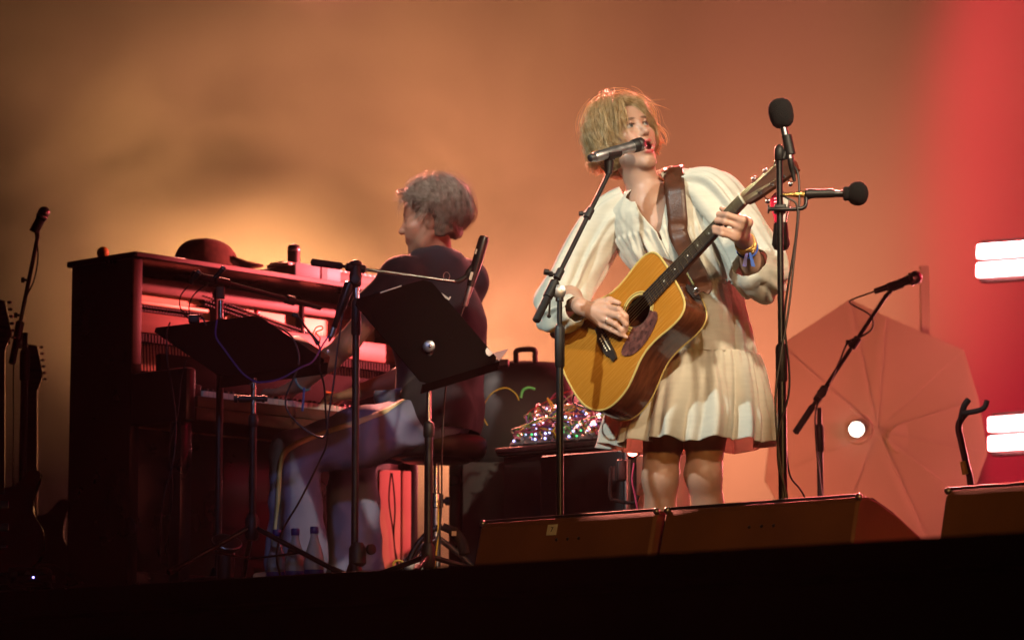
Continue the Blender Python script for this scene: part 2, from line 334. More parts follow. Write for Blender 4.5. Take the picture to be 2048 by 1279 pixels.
# ------------------------------------------------------------------ signed-distance bodies (one continuous surface per figure)
class Field:
    def __init__(s, xs, ys, zs):
        s.x, s.y, s.z = [np.asarray(v, dtype=np.float32) for v in (xs, ys, zs)]
        s.f = np.full((len(s.x), len(s.y), len(s.z)), 0.3, np.float32)
    def blk(s, lo, hi):
        sl = tuple(slice(max(0, np.searchsorted(a, l) - 1), min(len(a), np.searchsorted(a, h) + 1)) for a, l, h in zip((s.x, s.y, s.z), lo, hi))
        return sl, s.x[sl[0]][:, None, None], s.y[sl[1]][None, :, None], s.z[sl[2]][None, None, :]
    def put(s, sl, d, k, mode):
        a = s.f[sl]
        if mode == 'sub': d = -d; h = np.maximum(k - np.abs(a - d), 0) / k; s.f[sl] = np.maximum(a, d) + h * h * k * 0.25
        else: h = np.maximum(k - np.abs(a - d), 0) / k; s.f[sl] = np.minimum(a, d) - h * h * k * 0.25
    def cone(s, a, b, ra, rb=None, k=0.012, mode='add'):
        rb = ra if rb is None else rb; a = np.array(a, np.float32); b = np.array(b, np.float32); pad = max(ra, rb) + k + 0.012
        sl, X, Y, Z = s.blk(np.minimum(a, b) - pad, np.maximum(a, b) + pad)
        ab = b - a; L = float(ab @ ab) + 1e-12
        t = np.clip(((X - a[0]) * ab[0] + (Y - a[1]) * ab[1] + (Z - a[2]) * ab[2]) / L, 0, 1)
        d = np.sqrt((X - a[0] - t * ab[0]) ** 2 + (Y - a[1] - t * ab[1]) ** 2 + (Z - a[2] - t * ab[2]) ** 2) - (ra + (rb - ra) * t)
        s.put(sl, d, k, mode)
    def chain(s, pts, rad, k=0.012):
        for i in range(len(pts) - 1): s.cone(pts[i], pts[i + 1], rad[i], rad[i + 1], k)
    def ell(s, c, r, ax=None, k=0.012, mode='add'):
        c = np.array(c, np.float32); pad = max(r) + k + 0.012
        sl, X, Y, Z = s.blk(c - pad, c + pad)
        A = np.array(ax if ax is not None else np.eye(3), np.float32)   # rows = axes
        q = [(X - c[0]) * A[i, 0] + (Y - c[1]) * A[i, 1] + (Z - c[2]) * A[i, 2] for i in range(3)]
        k0 = np.sqrt(sum((q[i] / r[i]) ** 2 for i in range(3))) + 1e-6; k1 = np.sqrt(sum((q[i] / r[i] ** 2) ** 2 for i in range(3))) + 1e-6
        s.put(sl, k0 * (k0 - 1) / k1, k, mode)
    def mesh(s):
        f = s.f; ins = f < 0
        c = np.zeros(tuple(n - 1 for n in f.shape), np.uint8)
        for i in (0, 1):
            for j in (0, 1):
                for k in (0, 1): c += ins[i:f.shape[0] - 1 + i, j:f.shape[1] - 1 + j, k:f.shape[2] - 1 + k]
        act = (c > 0) & (c < 8); I, J, K = np.nonzero(act)
        idx = np.full(act.shape, -1, np.int64); idx[I, J, K] = np.arange(len(I))
        cor = [(i, j, k) for i in (0, 1) for j in (0, 1) for k in (0, 1)]
        val = {q: f[I + q[0], J + q[1], K + q[2]] for q in cor}
        pos = {q: np.stack([s.x[I + q[0]], s.y[J + q[1]], s.z[K + q[2]]], 1) for q in cor}
        acc = np.zeros((len(I), 3)); cnt = np.zeros(len(I))
        for a in cor:
            for ax in range(3):
                if a[ax] == 0:
                    b = list(a); b[ax] = 1; b = tuple(b); va, vb = val[a], val[b]
                    m = (va < 0) != (vb < 0); t = np.where(m, va / np.where(m, va - vb, 1), 0)
                    acc += np.where(m[:, None], pos[a] + (pos[b] - pos[a]) * t[:, None], 0); cnt += m
        V = acc / np.maximum(cnt, 1)[:, None]; Q = []
        for ax in range(3):
            sa = [slice(None)] * 3; sb = [slice(None)] * 3; sa[ax] = slice(0, -1); sb[ax] = slice(1, None)
            A, B = ins[tuple(sa)], ins[tuple(sb)]; e = np.stack(np.nonzero(A != B), 1)
            o1, o2 = (ax + 1) % 3, (ax + 2) % 3
            ok = (e[:, o1] > 0) & (e[:, o2] > 0) & (e[:, o1] < f.shape[o1] - 1) & (e[:, o2] < f.shape[o2] - 1); e = e[ok]
            cells = []
            for d1, d2 in ((-1, -1), (0, -1), (0, 0), (-1, 0)):
                q = e.copy(); q[:, o1] += d1; q[:, o2] += d2; cells.append(idx[q[:, 0], q[:, 1], q[:, 2]])
            q = np.stack(cells, 1); fl = ~A[tuple(e.T)]; q[fl] = q[fl][:, ::-1]; Q.append(q)
        Q = np.concatenate(Q); Q = Q[(Q >= 0).all(1)]
        return V, Q
def set_tint(o, cols):
    a = o.data.color_attributes.new('tint', 'FLOAT_COLOR', 'POINT')
    a.data.foreach_set('color', np.concatenate([cols, np.ones((len(cols), 1))], 1).astype(np.float32).ravel())
def sm(x, a, b):
    t = np.clip((x - a) / (b - a), 0, 1); return t * t * (3 - 2 * t)
def smooth_mesh(o, it=4, fac=0.5):
    md = o.modifiers.new('relax', 'SMOOTH'); md.iterations = it; md.factor = fac
def bvh(o):
    mw = world_of(o); return BVHTree.FromPolygons([mw @ v.co for v in o.data.vertices], [list(p.vertices) for p in o.data.polygons])
def hit(tree, px, py, off=0.0):
    d = (W(px, py, 10) - CAM).normalized(); h = tree.ray_cast(CAM, d)
    return (None, None) if h[0] is None else (h[0] + h[1] * off, h[1])
# ------------------------------------------------------------------ setting
def structure(o): o['kind'] = 'structure'; return o
structure(add('stage_floor', prism([ST(-22, 0), ST(16, 0), ST(16, 13), ST(-22, 13)], (0, 0, -0.06)), M['stage'], smooth=False))
structure(add('stage_front', box(ST(-3, 0.05, -0.98), (38, 0.04, 1.82), (E, N, Vector((0, 0, 1)))), M['fascia'], smooth=False))
structure(add('ground', prism([(-60, -40, -1.9), (60, -40, -1.9), (60, 60, -1.9), (-60, 60, -1.9)], (0, 0, -0.1)), M['ground'], smooth=False))
# back cloth hung upstage: a real sheet with soft hanging folds
def backdrop():
    V, F = [], []; nu, nv = 160, 6
    for i in range(nu + 1):
        s = -24 + 34 * i / nu
        for j in range(nv + 1):
            z = -0.02 + 9 * j / nv; n = 8.7 + 0.035 * math.sin(s * 5.1) + 0.03 * math.sin(s * 2.3 + 1)
            V.append(ST(s, n, z))
    for i in range(nu):
        for j in range(nv): a = i * (nv + 1) + j; F.append([a, a + nv + 1, a + nv + 2, a + 1])
    o = add('backdrop', (V, F), M['backdrop']); structure(o)
backdrop()
rz = thing('keyboard_riser', 'low black platform under the upright piano and its player', 'riser', ST(-4.6, 2.25, 0))
sharp(add('deck', box(ST(-4.62, 4.03, 0.15), (3.75, 3.55, 0.10), (E, N, Vector((0, 0, 1))), 0.006), M['stage'], rz))
for s in (-6.3, -4.6, -2.9):
    for n in (2.4, 5.6): add('leg', tube([ST(s, n, 0), ST(s, n, 0.1)], 0.024, 10), M['steel'], rz)

# ------------------------------------------------------------------ smoke drifting upstage
def smoke():
    m = bpy.data.materials.new('smoke_volume'); m.use_nodes = True; nt = m.node_tree; nt.nodes.clear()
    out = nt.nodes.new('ShaderNodeOutputMaterial'); v = nt.nodes.new('ShaderNodeVolumePrincipled')
    v.inputs['Color'].default_value = (0.95, 0.92, 0.88, 1); v.inputs['Anisotropy'].default_value = 0.1
    tc = nt.nodes.new('ShaderNodeTexCoord'); mp = nt.nodes.new('ShaderNodeMapping'); mp.inputs['Scale'].default_value = (0.55, 0.55, 0.8)
    mp.inputs['Location'].default_value = (0.4, 0.0, 0.2)
    n = nt.nodes.new('ShaderNodeTexNoise'); n.inputs['Scale'].default_value = 1.1; n.inputs['Detail'].default_value = 4; n.inputs['Distortion'].default_value = 0.8
    r = nt.nodes.new('ShaderNodeMapRange'); r.interpolation_type = 'SMOOTHSTEP'
    r.inputs[1].default_value = 0.40; r.inputs[2].default_value = 0.74; r.inputs[3].default_value = 0.02; r.inputs[4].default_value = 2.2
    nt.links.new(tc.outputs['Object'], mp.inputs[0]); nt.links.new(mp.outputs[0], n.inputs['Vector'])
    nt.links.new(n.outputs['Fac'], r.inputs[0]); sx = nt.nodes.new('ShaderNodeSeparateXYZ'); nt.links.new(tc.outputs['Object'], sx.inputs[0])
    fx = nt.nodes.new('ShaderNodeMapRange'); fx.interpolation_type = 'SMOOTHSTEP'; fx.inputs[1].default_value = 6.0; fx.inputs[2].default_value = 3.0
    fx2 = nt.nodes.new('ShaderNodeMapRange'); fx2.interpolation_type = 'SMOOTHSTEP'; fx2.inputs[1].default_value = -6.0; fx2.inputs[2].default_value = 0.5
    fz = nt.nodes.new('ShaderNodeMapRange'); fz.interpolation_type = 'SMOOTHSTEP'; fz.inputs[1].default_value = 0.7; fz.inputs[2].default_value = -1.5; fz.inputs[3].default_value = 0.10
    nt.links.new(sx.outputs[0], fx.inputs[0]); nt.links.new(sx.outputs[0], fx2.inputs[0]); nt.links.new(sx.outputs[2], fz.inputs[0])
    prev = r.outputs[0]
    for q in (fx, fx2, fz):
        mu = nt.nodes.new('ShaderNodeMath'); mu.operation = 'MULTIPLY'; nt.links.new(prev, mu.inputs[0]); nt.links.new(q.outputs[0], mu.inputs[1]); prev = mu.outputs[0]
    nt.links.new(prev, v.inputs['Density']); nt.links.new(v.outputs[0], out.inputs['Volume'])
    V, F = box((0, 0, 0), (12, 3.0, 7.0)); c = ST(-11.9, 6.95, 3.52)
    o = add('smoke', (V, F), m, smooth=False); o.matrix_world = Matrix(((E.x, N.x, 0, c.x), (E.y, N.y, 0, c.y), (0, 0, 1, c.z), (0, 0, 0, 1)))
    o['kind'] = 'stuff'; o['label'] = 'amber lit smoke drifting behind the musicians'
smoke()

# ------------------------------------------------------------------ lamps in view on the right
def led_bar(label, px, py, Y):
    c = W(px, py, Y); r = (W(px + 100, py - 7, Y - 0.22) - c).normalized(); up = Vector((0, 0, 1)); f = r.cross(up).normalized(); up = f.cross(r)
    t = thing('light_bar', label, 'light bar', c, group='light bars at the right')
    L = 1.25
    sharp(add('housing', box(c + r * L / 2 - f * 0.05, (L, 0.06, 0.20), (r, f, up), 0.008), M['black_plastic'], t))
    for s in (-1, 1):
        add('light_strip', box(c + r * L / 2 + f * -0.0 + up * (s * 0.044), (L - 0.02, 0.03, 0.064), (r, f, up), 0.008), M['led_white'], t)
    for q in (0.5, L - 0.15): add('bracket', tube([c + r * q - f * 0.07, c + r * q - f * 0.35], 0.015, 8), M['black_metal'], t)
    return t
led_bar('upper pair of glowing light strips at the right edge', 1953, 522, 15.6)
led_bar('lower pair of glowing light strips at the right edge', 1976, 868, 15.4)

def set_panel():
    Y = 15.2; c = W(1752, 840, Y - 0.02); t = thing('set_panel', 'large tan many-sided cloth panel standing upstage right', 'set piece', W(1752, 1250, Y))
    rim = [(1560, 690), (1700, 598), (1772, 632), (1928, 700), (1958, 800), (1975, 905), (1940, 1005), (1880, 1130), (1640, 1150), (1530, 960)]
    ctr = W(1752, 862, Y + 0.05); R3 = [W(x, y, Y) for x, y in rim]
    for i in range(len(R3)):
        a, b = R3[i], R3[(i + 1) % len(R3)]; nrm = (b - a).cross(ctr - a).normalized() * 0.012
        add('cloth_facet', prism([a, b, ctr], nrm), M['panel_tan'], t, smooth=False)
        add('rib', tube([a - Vector((0, 0.012, 0)), ctr - Vector((0, 0.02, 0))], 0.002, 6), M['panel_tan'], t)
    add('post', box(W(1850, 640, Y + 0.05), (0.04, 0.04, 0.50)), M['panel_tan'], t, smooth=False)
    add('stand', tube([W(1760, 1120, Y + 0.1), Vector((W(1760, 1120, Y + 0.1).x, Y + 0.1, 0))], 0.03, 10), M['black_metal'], t)
    for x, y in ((1714, 857), (1806, 877)):
        add('lamp_ring', lathe(W(x, y, Y + 0.035), (0, 1, 0), [(0, 0.066), (0.01, 0.075), (0.10, 0.075), (0.12, 0.05)], 28), M['panel_tan'], t)
    l = thing('round_lamp', 'small round glowing lamp at the middle of the tan panel', 'lamp', W(1714, 857, Y - 0.1))
    add('lens', lathe(W(1714, 857, Y - 0.01), (0, 1, 0), [(0, 0.02), (0.004, 0.031), (0.02, 0.033)], 28), M['led_lamp'], l)
    add('housing', lathe(W(1714, 857, Y + 0.01), (0, 1, 0), [(0, 0.038), (0.03, 0.04), (0.05, 0.03)], 28), M['black_plastic'], l)
set_panel()

# ------------------------------------------------------------------ stage monitors
def wedge(s0, s1, label, tape=None):
    n0 = 2.32; prof = [(0, 0.004), (0.015, 0.0), (0.55, 0.0), (0.56, 0.10)] + [(0.56 - 0.40 * math.sin(a) , 0.10 + 0.225 * (1 - math.cos(a)) ) for a in ()]
    prof = [(0.0, 0.02), (0.02, 0.0), (0.56, 0.0), (0.57, 0.03), (0.545, 0.10), (0.48, 0.17), (0.38, 0.24), (0.27, 0.295), (0.17, 0.333), (0.13, 0.342), (0.095, 0.338), (0.078, 0.322)]
    t = thing('stage_monitor', label, 'monitor', ST((s0 + s1) / 2, n0 + 0.25, 0), group='wedge monitors on the stage')
    g = 0.012
    V, F = prism([ST(s0 + g, n0 + n, z) for n, z in prof], E * (s1 - s0 - 2 * g)); o = sharp(add('cabinet', (V, F), M['monitor'], t), 28)
    md = o.modifiers.new('edge', 'BEVEL'); md.width = 0.009; md.segments = 2; md.limit_method = 'ANGLE'; md.angle_limit = R(50)
    add('grille', prism([ST(s0 + 0.04, n0 + n, z) for n, z in [(0.552, 0.115), (0.49, 0.182), (0.39, 0.252), (0.28, 0.307), (0.185, 0.343), (0.18, 0.335), (0.38, 0.235), (0.54, 0.105)]], E * (s1 - s0 - 0.08)), M['monitor_grille'], t, smooth=False)
    add('edge_strip', tube([ST(s0 + 0.02, n0 + 0.092, 0.343), ST(s1 - 0.02, n0 + 0.092, 0.343)], 0.005, 8), M['black_metal'], t)
    for s in (s0 + 0.016, s1 - 0.016): add('corner', ball(ST(s, n0 + 0.088, 0.338), 0.011, 10, 8), M['steel'], t)
    for k in (-1, 0, 1):
        q = 0.045 * k; nn = lambda z: n0 + 0.078 * z / 0.322
        add('bolt', lathe(ST((s0 + s1) / 2 + q + 0.02, nn(0.27) - 0.003, 0.27), N, [(0, 0.004), (0.002, 0.006), (0.006, 0.006)], 10), M['black_metal'], t)
    if tape:
        p = ST(tape, n0 + 0.0705, 0.302); upv = (N * 0.078 + Vector((0, 0, 0.302))).normalized(); nv = E.cross(upv).normalized()
        tp = add('tape', box(p, (0.040, 0.002, 0.034), (E, nv, upv)), M['tape'], t, smooth=False)
        text_mesh('tape_mark', '7', 0.022, Matrix((( E.x, upv.x, nv.x, p.x + nv.x * 0.0015), (E.y, upv.y, nv.y, p.y + nv.y * 0.0015), (E.z, upv.z, nv.z, p.z + nv.z * 0.0015), (0, 0, 0, 1))), M['black_plastic'], tp)
wedge(-2.374, -1.628, 'amber lit black wedge monitor with a white tape label, left of the touching pair', -2.05)
wedge(-1.618, -0.873, 'amber lit black wedge monitor without tape, right of the touching pair')
wedge(-0.597, 0.15, 'wedge monitor cut off by the right edge of the picture')

# ------------------------------------------------------------------ thin even stage haze round the camera and the whole stage
def haze():
    m = bpy.data.materials.new('stage_haze'); m.use_nodes = True; nt = m.node_tree; nt.nodes.clear()
    out = nt.nodes.new('ShaderNodeOutputMaterial'); v = nt.nodes.new('ShaderNodeVolumePrincipled')
    v.inputs['Color'].default_value = (0.96, 0.94, 0.92, 1); v.inputs['Density'].default_value = 0.0007; v.inputs['Anisotropy'].default_value = 0.25
    nt.links.new(v.outputs[0], out.inputs['Volume'])
    o = add('haze', box((0, 10, 3.6), (140, 140, 13.4)), m, smooth=False); o['kind'] = 'stuff'; o['label'] = 'thin even haze over the stage'
haze()
# ------------------------------------------------------------------ microphone stands
Z3 = Vector((0, 0, 1))
def tripod(t, x, y, z0, hub=0.20, spread=0.30, rot=0.3):
    add('hub', lathe((x, y, z0 + hub - 0.04), Z3, [(0, 0.016), (0.01, 0.024), (0.07, 0.024), (0.085, 0.016)], 14), M['black_plastic'], t)
    for k in range(3):
        a = rot + k * 2 * math.pi / 3; d = Vector((math.cos(a), math.sin(a), 0)); p = Vector((x, y, 0))
        lg = add('leg', tube([p + d * 0.015 + Z3 * (z0 + hub), p + d * spread + Z3 * (z0 + 0.014)], 0.009, 8), M['black_metal'], t)
        add('foot', tube([p + d * (spread - 0.03) + Z3 * (z0 + 0.028), p + d * (spread + 0.012) + Z3 * (z0 + 0.011)], 0.011, 8), M['rubber'], lg)
        add('brace', tube([p + d * 0.012 + Z3 * (z0 + 0.07), p + d * (spread * 0.55) + Z3 * (z0 + hub * 0.5)], 0.004, 6), M['black_metal'], t)
def round_base(t, x, y, z0, r=0.13):
    add('base', lathe((x, y, z0), Z3, [(0, r), (0.012, r), (0.022, r * 0.9), (0.03, 0.03), (0.06, 0.02)], 32), M['black_metal'], t)
def pole(t, x, y, z0, zmid, ztop, r0=0.0125, r1=0.009, grip=0.11, chrome=False):
    add('lower_tube', tube([(x, y, z0), (x, y, zmid)], r0, 16), M['black_metal'], t)
    add('clutch', lathe((x, y, zmid - grip), Z3, [(0, r0), (0.006, r0 + 0.004), (grip - 0.01, r0 + 0.0045), (grip, r0 + 0.002), (grip + 0.006, r1)], 16), M['black_plastic'], t)
    add('upper_tube', tube([(x, y, zmid), (x, y, ztop)], r1, 14), M['chrome'] if chrome else M['black_metal'], t)
def knob(t, p, axis, r=0.012, h=0.02):
    add('knob', lathe(p, axis, [(0, r * 0.5), (h * 0.35, r * 0.5), (h * 0.4, r), (h * 0.95, r), (h, r * 0.8)], 12), M['black_plastic'], t)
def boom(t, a, b, joint, r=0.0075, grip_len=0.13, m='black_metal', grip_m='rubber'):
    a, b, joint = Vector(a), Vector(b), Vector(joint); d = (b - a).normalized()
    add('boom_arm', tube([a, b], r, 12), M[m], t)
    add('grip', lathe(a - d * 0.004, d, [(0, 0.006), (0.004, 0.0125), (grip_len, 0.0125), (grip_len + 0.01, 0.009)], 14), M[grip_m], t)
    j = add('boom_joint', lathe(joint - d * 0.035, d, [(0, 0.010), (0.005, 0.0155), (0.065, 0.0155), (0.07, 0.010)], 14), M['black_plastic'], t)
    return d
def mic_clip(t, p, axis, up, L=0.05, r=0.017):
    axis = Vector(axis).normalized(); p = Vector(p)
    add('mic_clip', join(tube([p - axis * L / 2, p + axis * L / 2], [r + 0.003, r + 0.002], 14), tube([p, p + Vector(up)], [0.008, 0.009], 8)), M['black_plastic'], t)
def dynamic_mic(label, tail, head, m_body='black_metal', m_head='steel', rb=0.0115, rh=0.024, ball_head=True, cat='microphone'):
    tail, head = Vector(tail), Vector(head); d = (head - tail).normalized(); L = (head - tail).length
    t = thing('microphone', label, cat, tail)
    add('handle', lathe(tail, d, [(0, rb * 0.8), (0.004, rb * 0.95), (L * 0.5, rb * 1.15), (L - rh * 1.2, rb * 1.6), (L - rh * 0.9, rb * 1.65)], 20), M[m_body], t)
    add('collar', lathe(head - d * rh * 1.0, d, [(0, rb * 1.7), (0.003, rh * 0.98), (0.010, rh * 0.98), (0.012, rh * 0.9)], 20), M['steel'], t)
    add('grille', ball(head, rh, 20, 14), M[m_head], t)
    return t

# singer's vocal stand, left of her
YV = 10.36; b = W(1120, 1000, YV); vx, vy = b.x, b.y
t = thing('microphone_stand', 'black boom stand in front of the singer carrying her vocal microphone', 'mic stand', (vx, vy, 0))
tripod(t, vx, vy, 0, 0.22, 0.32, 0.9)
pole(t, vx, vy, 0.19, W(1120, 652, YV).z, W(1118, 598, YV).z, 0.0115, 0.0085, 0.13)
j = W(1118, 583, YV)
add('bracket', lathe(j - Vector((0, 0.014, 0.0)), (0, 1, 0), [(0, 0.014), (0.003, 0.022), (0.025, 0.022), (0.028, 0.014)], 16), M['steel'], t)
add('bracket_stem', tube([(vx, vy, j.z - 0.03), (vx, vy, j.z + 0.005)], [0.013, 0.012], 12), M['black_plastic'], t)
ba, bb = W(1072, 641, YV - 0.05), W(1222, 338, 10.53); bj = ba.lerp(bb, 0.20)
boom(t, ba, bb, bj, 0.0075, 0.105)
knob(t, W(1104, 545, YV - 0.02), (-1, -0.2, 0.1), 0.010, 0.026)
for f_, xx in ((0.70, 1160), (0.30, 1108)):
    p = ba.lerp(bb, f_); d = (bb - ba).normalized()
    add('boom_clutch', lathe(p - d * 0.02, d, [(0, 0.008), (0.003, 0.0125), (0.037, 0.0125), (0.04, 0.008)], 14), M['black_plastic'], t)
    knob(t, p - Vector((0.010, 0.004, 0)), (-1, -0.1, -0.05), 0.008, 0.022)
add('lever', tube([W(1100, 600, YV - 0.02), W(1098, 632, YV - 0.02)], [0.003, 0.003], 8), M['black_metal'], t)
add('lever_knob', ball(W(1098, 632, YV - 0.02), 0.0065, 10, 8), M['black_plastic'], t)
mt, mh = W(1179, 317, 10.47), W(1287, 287, 10.60); md_ = (mh - mt).normalized()
add('clip_socket', tube([bb - (bb - ba).normalized() * 0.02, W(1218, 322, 10.525)], [0.011, 0.016], 12), M['black_plastic'], t)
mic_clip(t, mt.lerp(mh, 0.42) - Vector((0, 0, 0.005)), md_, (0, 0, -0.02), 0.055, 0.0155)
mc = thing('microphone', 'dark shiny handheld microphone at the mouth of the singer', 'microphone', mt)
L = (mh - mt).length
add('end_cap', lathe(mt, md_, [(0, 0.009), (0.002, 0.0125), (0.020, 0.014), (0.021, 0.012)], 24), M['steel'], mc)
add('handle', lathe(mt + md_ * 0.021, md_, [(0, 0.0150), (0.004, 0.0168), (L * 0.3, 0.0172), (L - 0.075, 0.0182), (L - 0.070, 0.0190)], 28), M['mic_metal'], mc)
add('collar', lathe(mt + md_ * (L - 0.050), md_, [(0, 0.0185), (0.004, 0.0215), (0.022, 0.0225), (0.024, 0.020)], 28), M['black_plastic'], mc)
add('grille', lathe(mt + md_ * (L - 0.026), md_, [(0, 0.0225), (0.006, 0.0235), (0.016, 0.0225), (0.024, 0.017), (0.027, 0.010), (0.028, 0.002)], 28), M['steel'], mc)

# tall stand right of the singer with two foam-covered microphones
YT = 9.98; b = W(1565, 900, YT); tx, ty = b.x, b.y
t = thing('microphone_stand', 'tall black straight stand right of the singer wrapped with cables', 'mic stand', (tx, ty, 0))
tripod(t, tx, ty, 0, 0.2, 0.3, 0.2)
pole(t, tx, ty, 0.17, W(1565, 690, YT).z, W(1565, 300, YT).z, 0.0135, 0.0100, 0.11)
add('top_joint', lathe((tx, ty, W(0, 322, YT).z), Z3, [(0, 0.010), (0.004, 0.0145), (0.035, 0.0155), (0.045, 0.011), (0.05, 0.006)], 16), M['black_plastic'], t)
ca = W(1577, 290, YT)
cd = (W(1568, 250, YT) - W(1584, 330, YT)).normalized()
mic_clip(t, ca, cd, W(1566, 318, YT) - ca, 0.06, 0.0135)
kz = W(0, 418, YT).z
add('side_clamp', box((tx, ty, kz), (0.036, 0.036, 0.026), None, 0.004), M['black_plastic'], t)
add('side_arm', tube(spline([W(1538, 418, YT - 0.02), W(1566, 418, YT - 0.024), W(1600, 417, YT - 0.02), W(1611, 410, YT - 0.015), W(1612, 392, YT - 0.01)], 6), 0.0065, 10), M['black_metal'], t)
knob(t, W(1541, 418, YT - 0.02), (-1, 0, 0), 0.013, 0.01)
mic_clip(t, W(1640, 387, YT - 0.01), (1, 0, 0.02), W(1612, 394, YT - 0.01) - W(1640, 387, YT - 0.01), 0.085, 0.0115)
m1 = thing('microphone', 'upright foam covered microphone on top of the tall stand', 'microphone', ca)
dn = -cd; q = W(1561, 222, YT)
add('body', lathe(q - cd * 0.02, dn, [(0, 0.010), (0.03, 0.0115), (0.10, 0.0115), (0.13, 0.0115), (0.132, 0.009)], 18), M['steel'], m1)
add('foam_windscreen', lathe(q - cd * 0.052, cd, [(0, 0.012), (0.003, 0.022), (0.012, 0.031), (0.03, 0.037), (0.052, 0.0385), (0.068, 0.036), (0.080, 0.030), (0.088, 0.020), (0.091, 0.006)], 28), M['foam'], m1)
add('connector', lathe(q - cd * 0.150, dn, [(0, 0.0095), (0.03, 0.0098), (0.032, 0.0085), (0.05, 0.007), (0.07, 0.0045)], 16), M['black_plastic'], m1)
m2 = thing('microphone', 'sideways foam ball microphone pointing right on the tall stand', 'microphone', W(1640, 387, YT))
q = W(1713, 387, YT - 0.01); ax = Vector((-1, 0, -0.015))
add('foam_windscreen', lathe(q, (1, 0, 0.015), [(-0.042, 0.010), (-0.040, 0.019), (-0.034, 0.022), (-0.028, 0.021), (-0.024, 0.022), (-0.018, 0.030), (-0.006, 0.036), (0.008, 0.037), (0.020, 0.033), (0.030, 0.023), (0.035, 0.010), (0.036, 0.002)], 28), M['foam'], m2)
add('body', lathe(q + ax * 0.03, ax, [(0, 0.0085), (0.01, 0.0105), (0.07, 0.0105), (0.125, 0.0110), (0.127, 0.009)], 18), M['black_metal'], m2)
add('connector', lathe(q + ax * 0.157, ax, [(0, 0.0100), (0.012, 0.0102), (0.02, 0.0098), (0.045, 0.0065), (0.065, 0.004)], 16), M['gold'], m2)
cable('black cable hanging from the upright foam microphone down the tall stand', [W(1586, 330, YT), W(1597, 352, YT - 0.01), W(1598, 420, YT - 0.02), W(1588, 520, YT - 0.02), W(1577, 620, YT - 0.02), W(1560, 720, YT - 0.02), W(1551, 800, YT - 0.02), W(1557, 900, YT - 0.02), W(1572, 1000, YT - 0.02), W(1572, 1100, YT - 0.02)], 0.0034)
cable('black cable from the sideways foam microphone twisting round the tall stand', [W(1562, 391, YT - 0.01), W(1575, 396, YT - 0.03), W(1594, 412, YT - 0.03), W(1592, 470, YT - 0.03), W(1578, 560, YT - 0.03), W(1569, 640, YT - 0.02), W(1578, 730, YT - 0.018), W(1577, 790, YT - 0.018), W(1558, 860, YT - 0.022), W(1557, 930, YT - 0.02), W(1576, 1010, YT - 0.02), W(1560, 1120, YT - 0.02)], 0.0034)
cable('black cable running from the tall stand to the floor at right', [W(1573, 900, YT + 0.02), W(1580, 950, YT + 0.04), W(1602, 980, YT + 0.08), W(1616, 1010, YT + 0.1), W(1626, 1060, YT + 0.1)], 0.0032)
# clear rounded bottle with a dark wrap hanging behind the tall stand
t = thing('hanging_bottle', 'clear rounded plastic bottle with dark cloth wrap hanging behind the tall stand', 'bottle', W(1560, 440, 10.06))
q = W(1561, 450, 10.06)
add('bottle_body', lathe(q, Z3, [(0, 0.017), (0.03, 0.022), (0.055, 0.030), (0.075, 0.031), (0.09, 0.026), (0.1, 0.014), (0.104, 0.003)], 24), M['plastic_clear'], t)
add('cloth_wrap', lathe(W(1562, 502, 10.06), Z3, [(0, 0.006), (0.006, 0.021), (0.02, 0.028), (0.04, 0.025), (0.06, 0.023), (0.085, 0.021), (0.088, 0.016)], 20), M['leather_dark'], t)
add('hanger', tube([q + Z3 * 0.10, q + Z3 * 0.115 + Vector((-0.004, 0, 0)), (tx, ty + 0.012, q.z + 0.12)], 0.0025, 8), M['steel'], t)

# empty vocal stand in the haze at right
YR = 12.5; b = W(1641, 1000, YR)
t = thing('microphone_stand', 'black boom stand in the haze behind the right monitors', 'mic stand', (b.x, b.y, 0))
tripod(t, b.x, b.y, 0, 0.2, 0.3, 1.2)
pole(t, b.x, b.y, 0.17, W(0, 850, YR).z, W(0, 815, YR).z, 0.012, 0.009, 0.10)
ba, bb = W(1591, 864, YR - 0.05), W(1770, 594, YR + 0.05)
boom(t, ba, bb, ba.lerp(bb, 0.28), 0.008, 0.12); knob(t, ba.lerp(bb, 0.28) + Vector((0, -0.02, 0)), (0, -1, 0), 0.018, 0.02)
p = ba.lerp(bb, 0.66); d = (bb - ba).normalized()
add('boom_clutch', lathe(p - d * 0.025, d, [(0, 0.008), (0.003, 0.015), (0.047, 0.015), (0.05, 0.008)], 14), M['black_plastic'], t)
knob(t, p - Vector((0.014, 0, 0)), (-1, 0, 0.1), 0.010, 0.02)
mic_clip(t, W(1790, 571, YR + 0.05), W(1832, 554, YR) - W(1740, 586, YR), bb - W(1790, 571, YR + 0.05), 0.06, 0.016)
mm = dynamic_mic('silver headed microphone on the hazy boom stand at right', W(1748, 583, YR + 0.05), W(1831, 555, YR + 0.05), rh=0.026)
cable('thin looped cable hanging from the hazy right microphone', [W(1748, 583, YR + 0.05), W(1727, 590, YR + 0.04), W(1702, 600, YR + 0.03), W(1703, 608, YR + 0.03), W(1740, 630, YR + 0.02), W(1745, 655, YR + 0.01), W(1722, 673, YR), W(1697, 683, YR), W(1680, 720, YR - 0.01), W(1655, 775, YR - 0.04), W(1633, 815, YR - 0.04), W(1632, 880, YR - 0.03), W(1644, 1000, YR - 0.03), W(1644, 1080, YR - 0.03)], 0.0035)
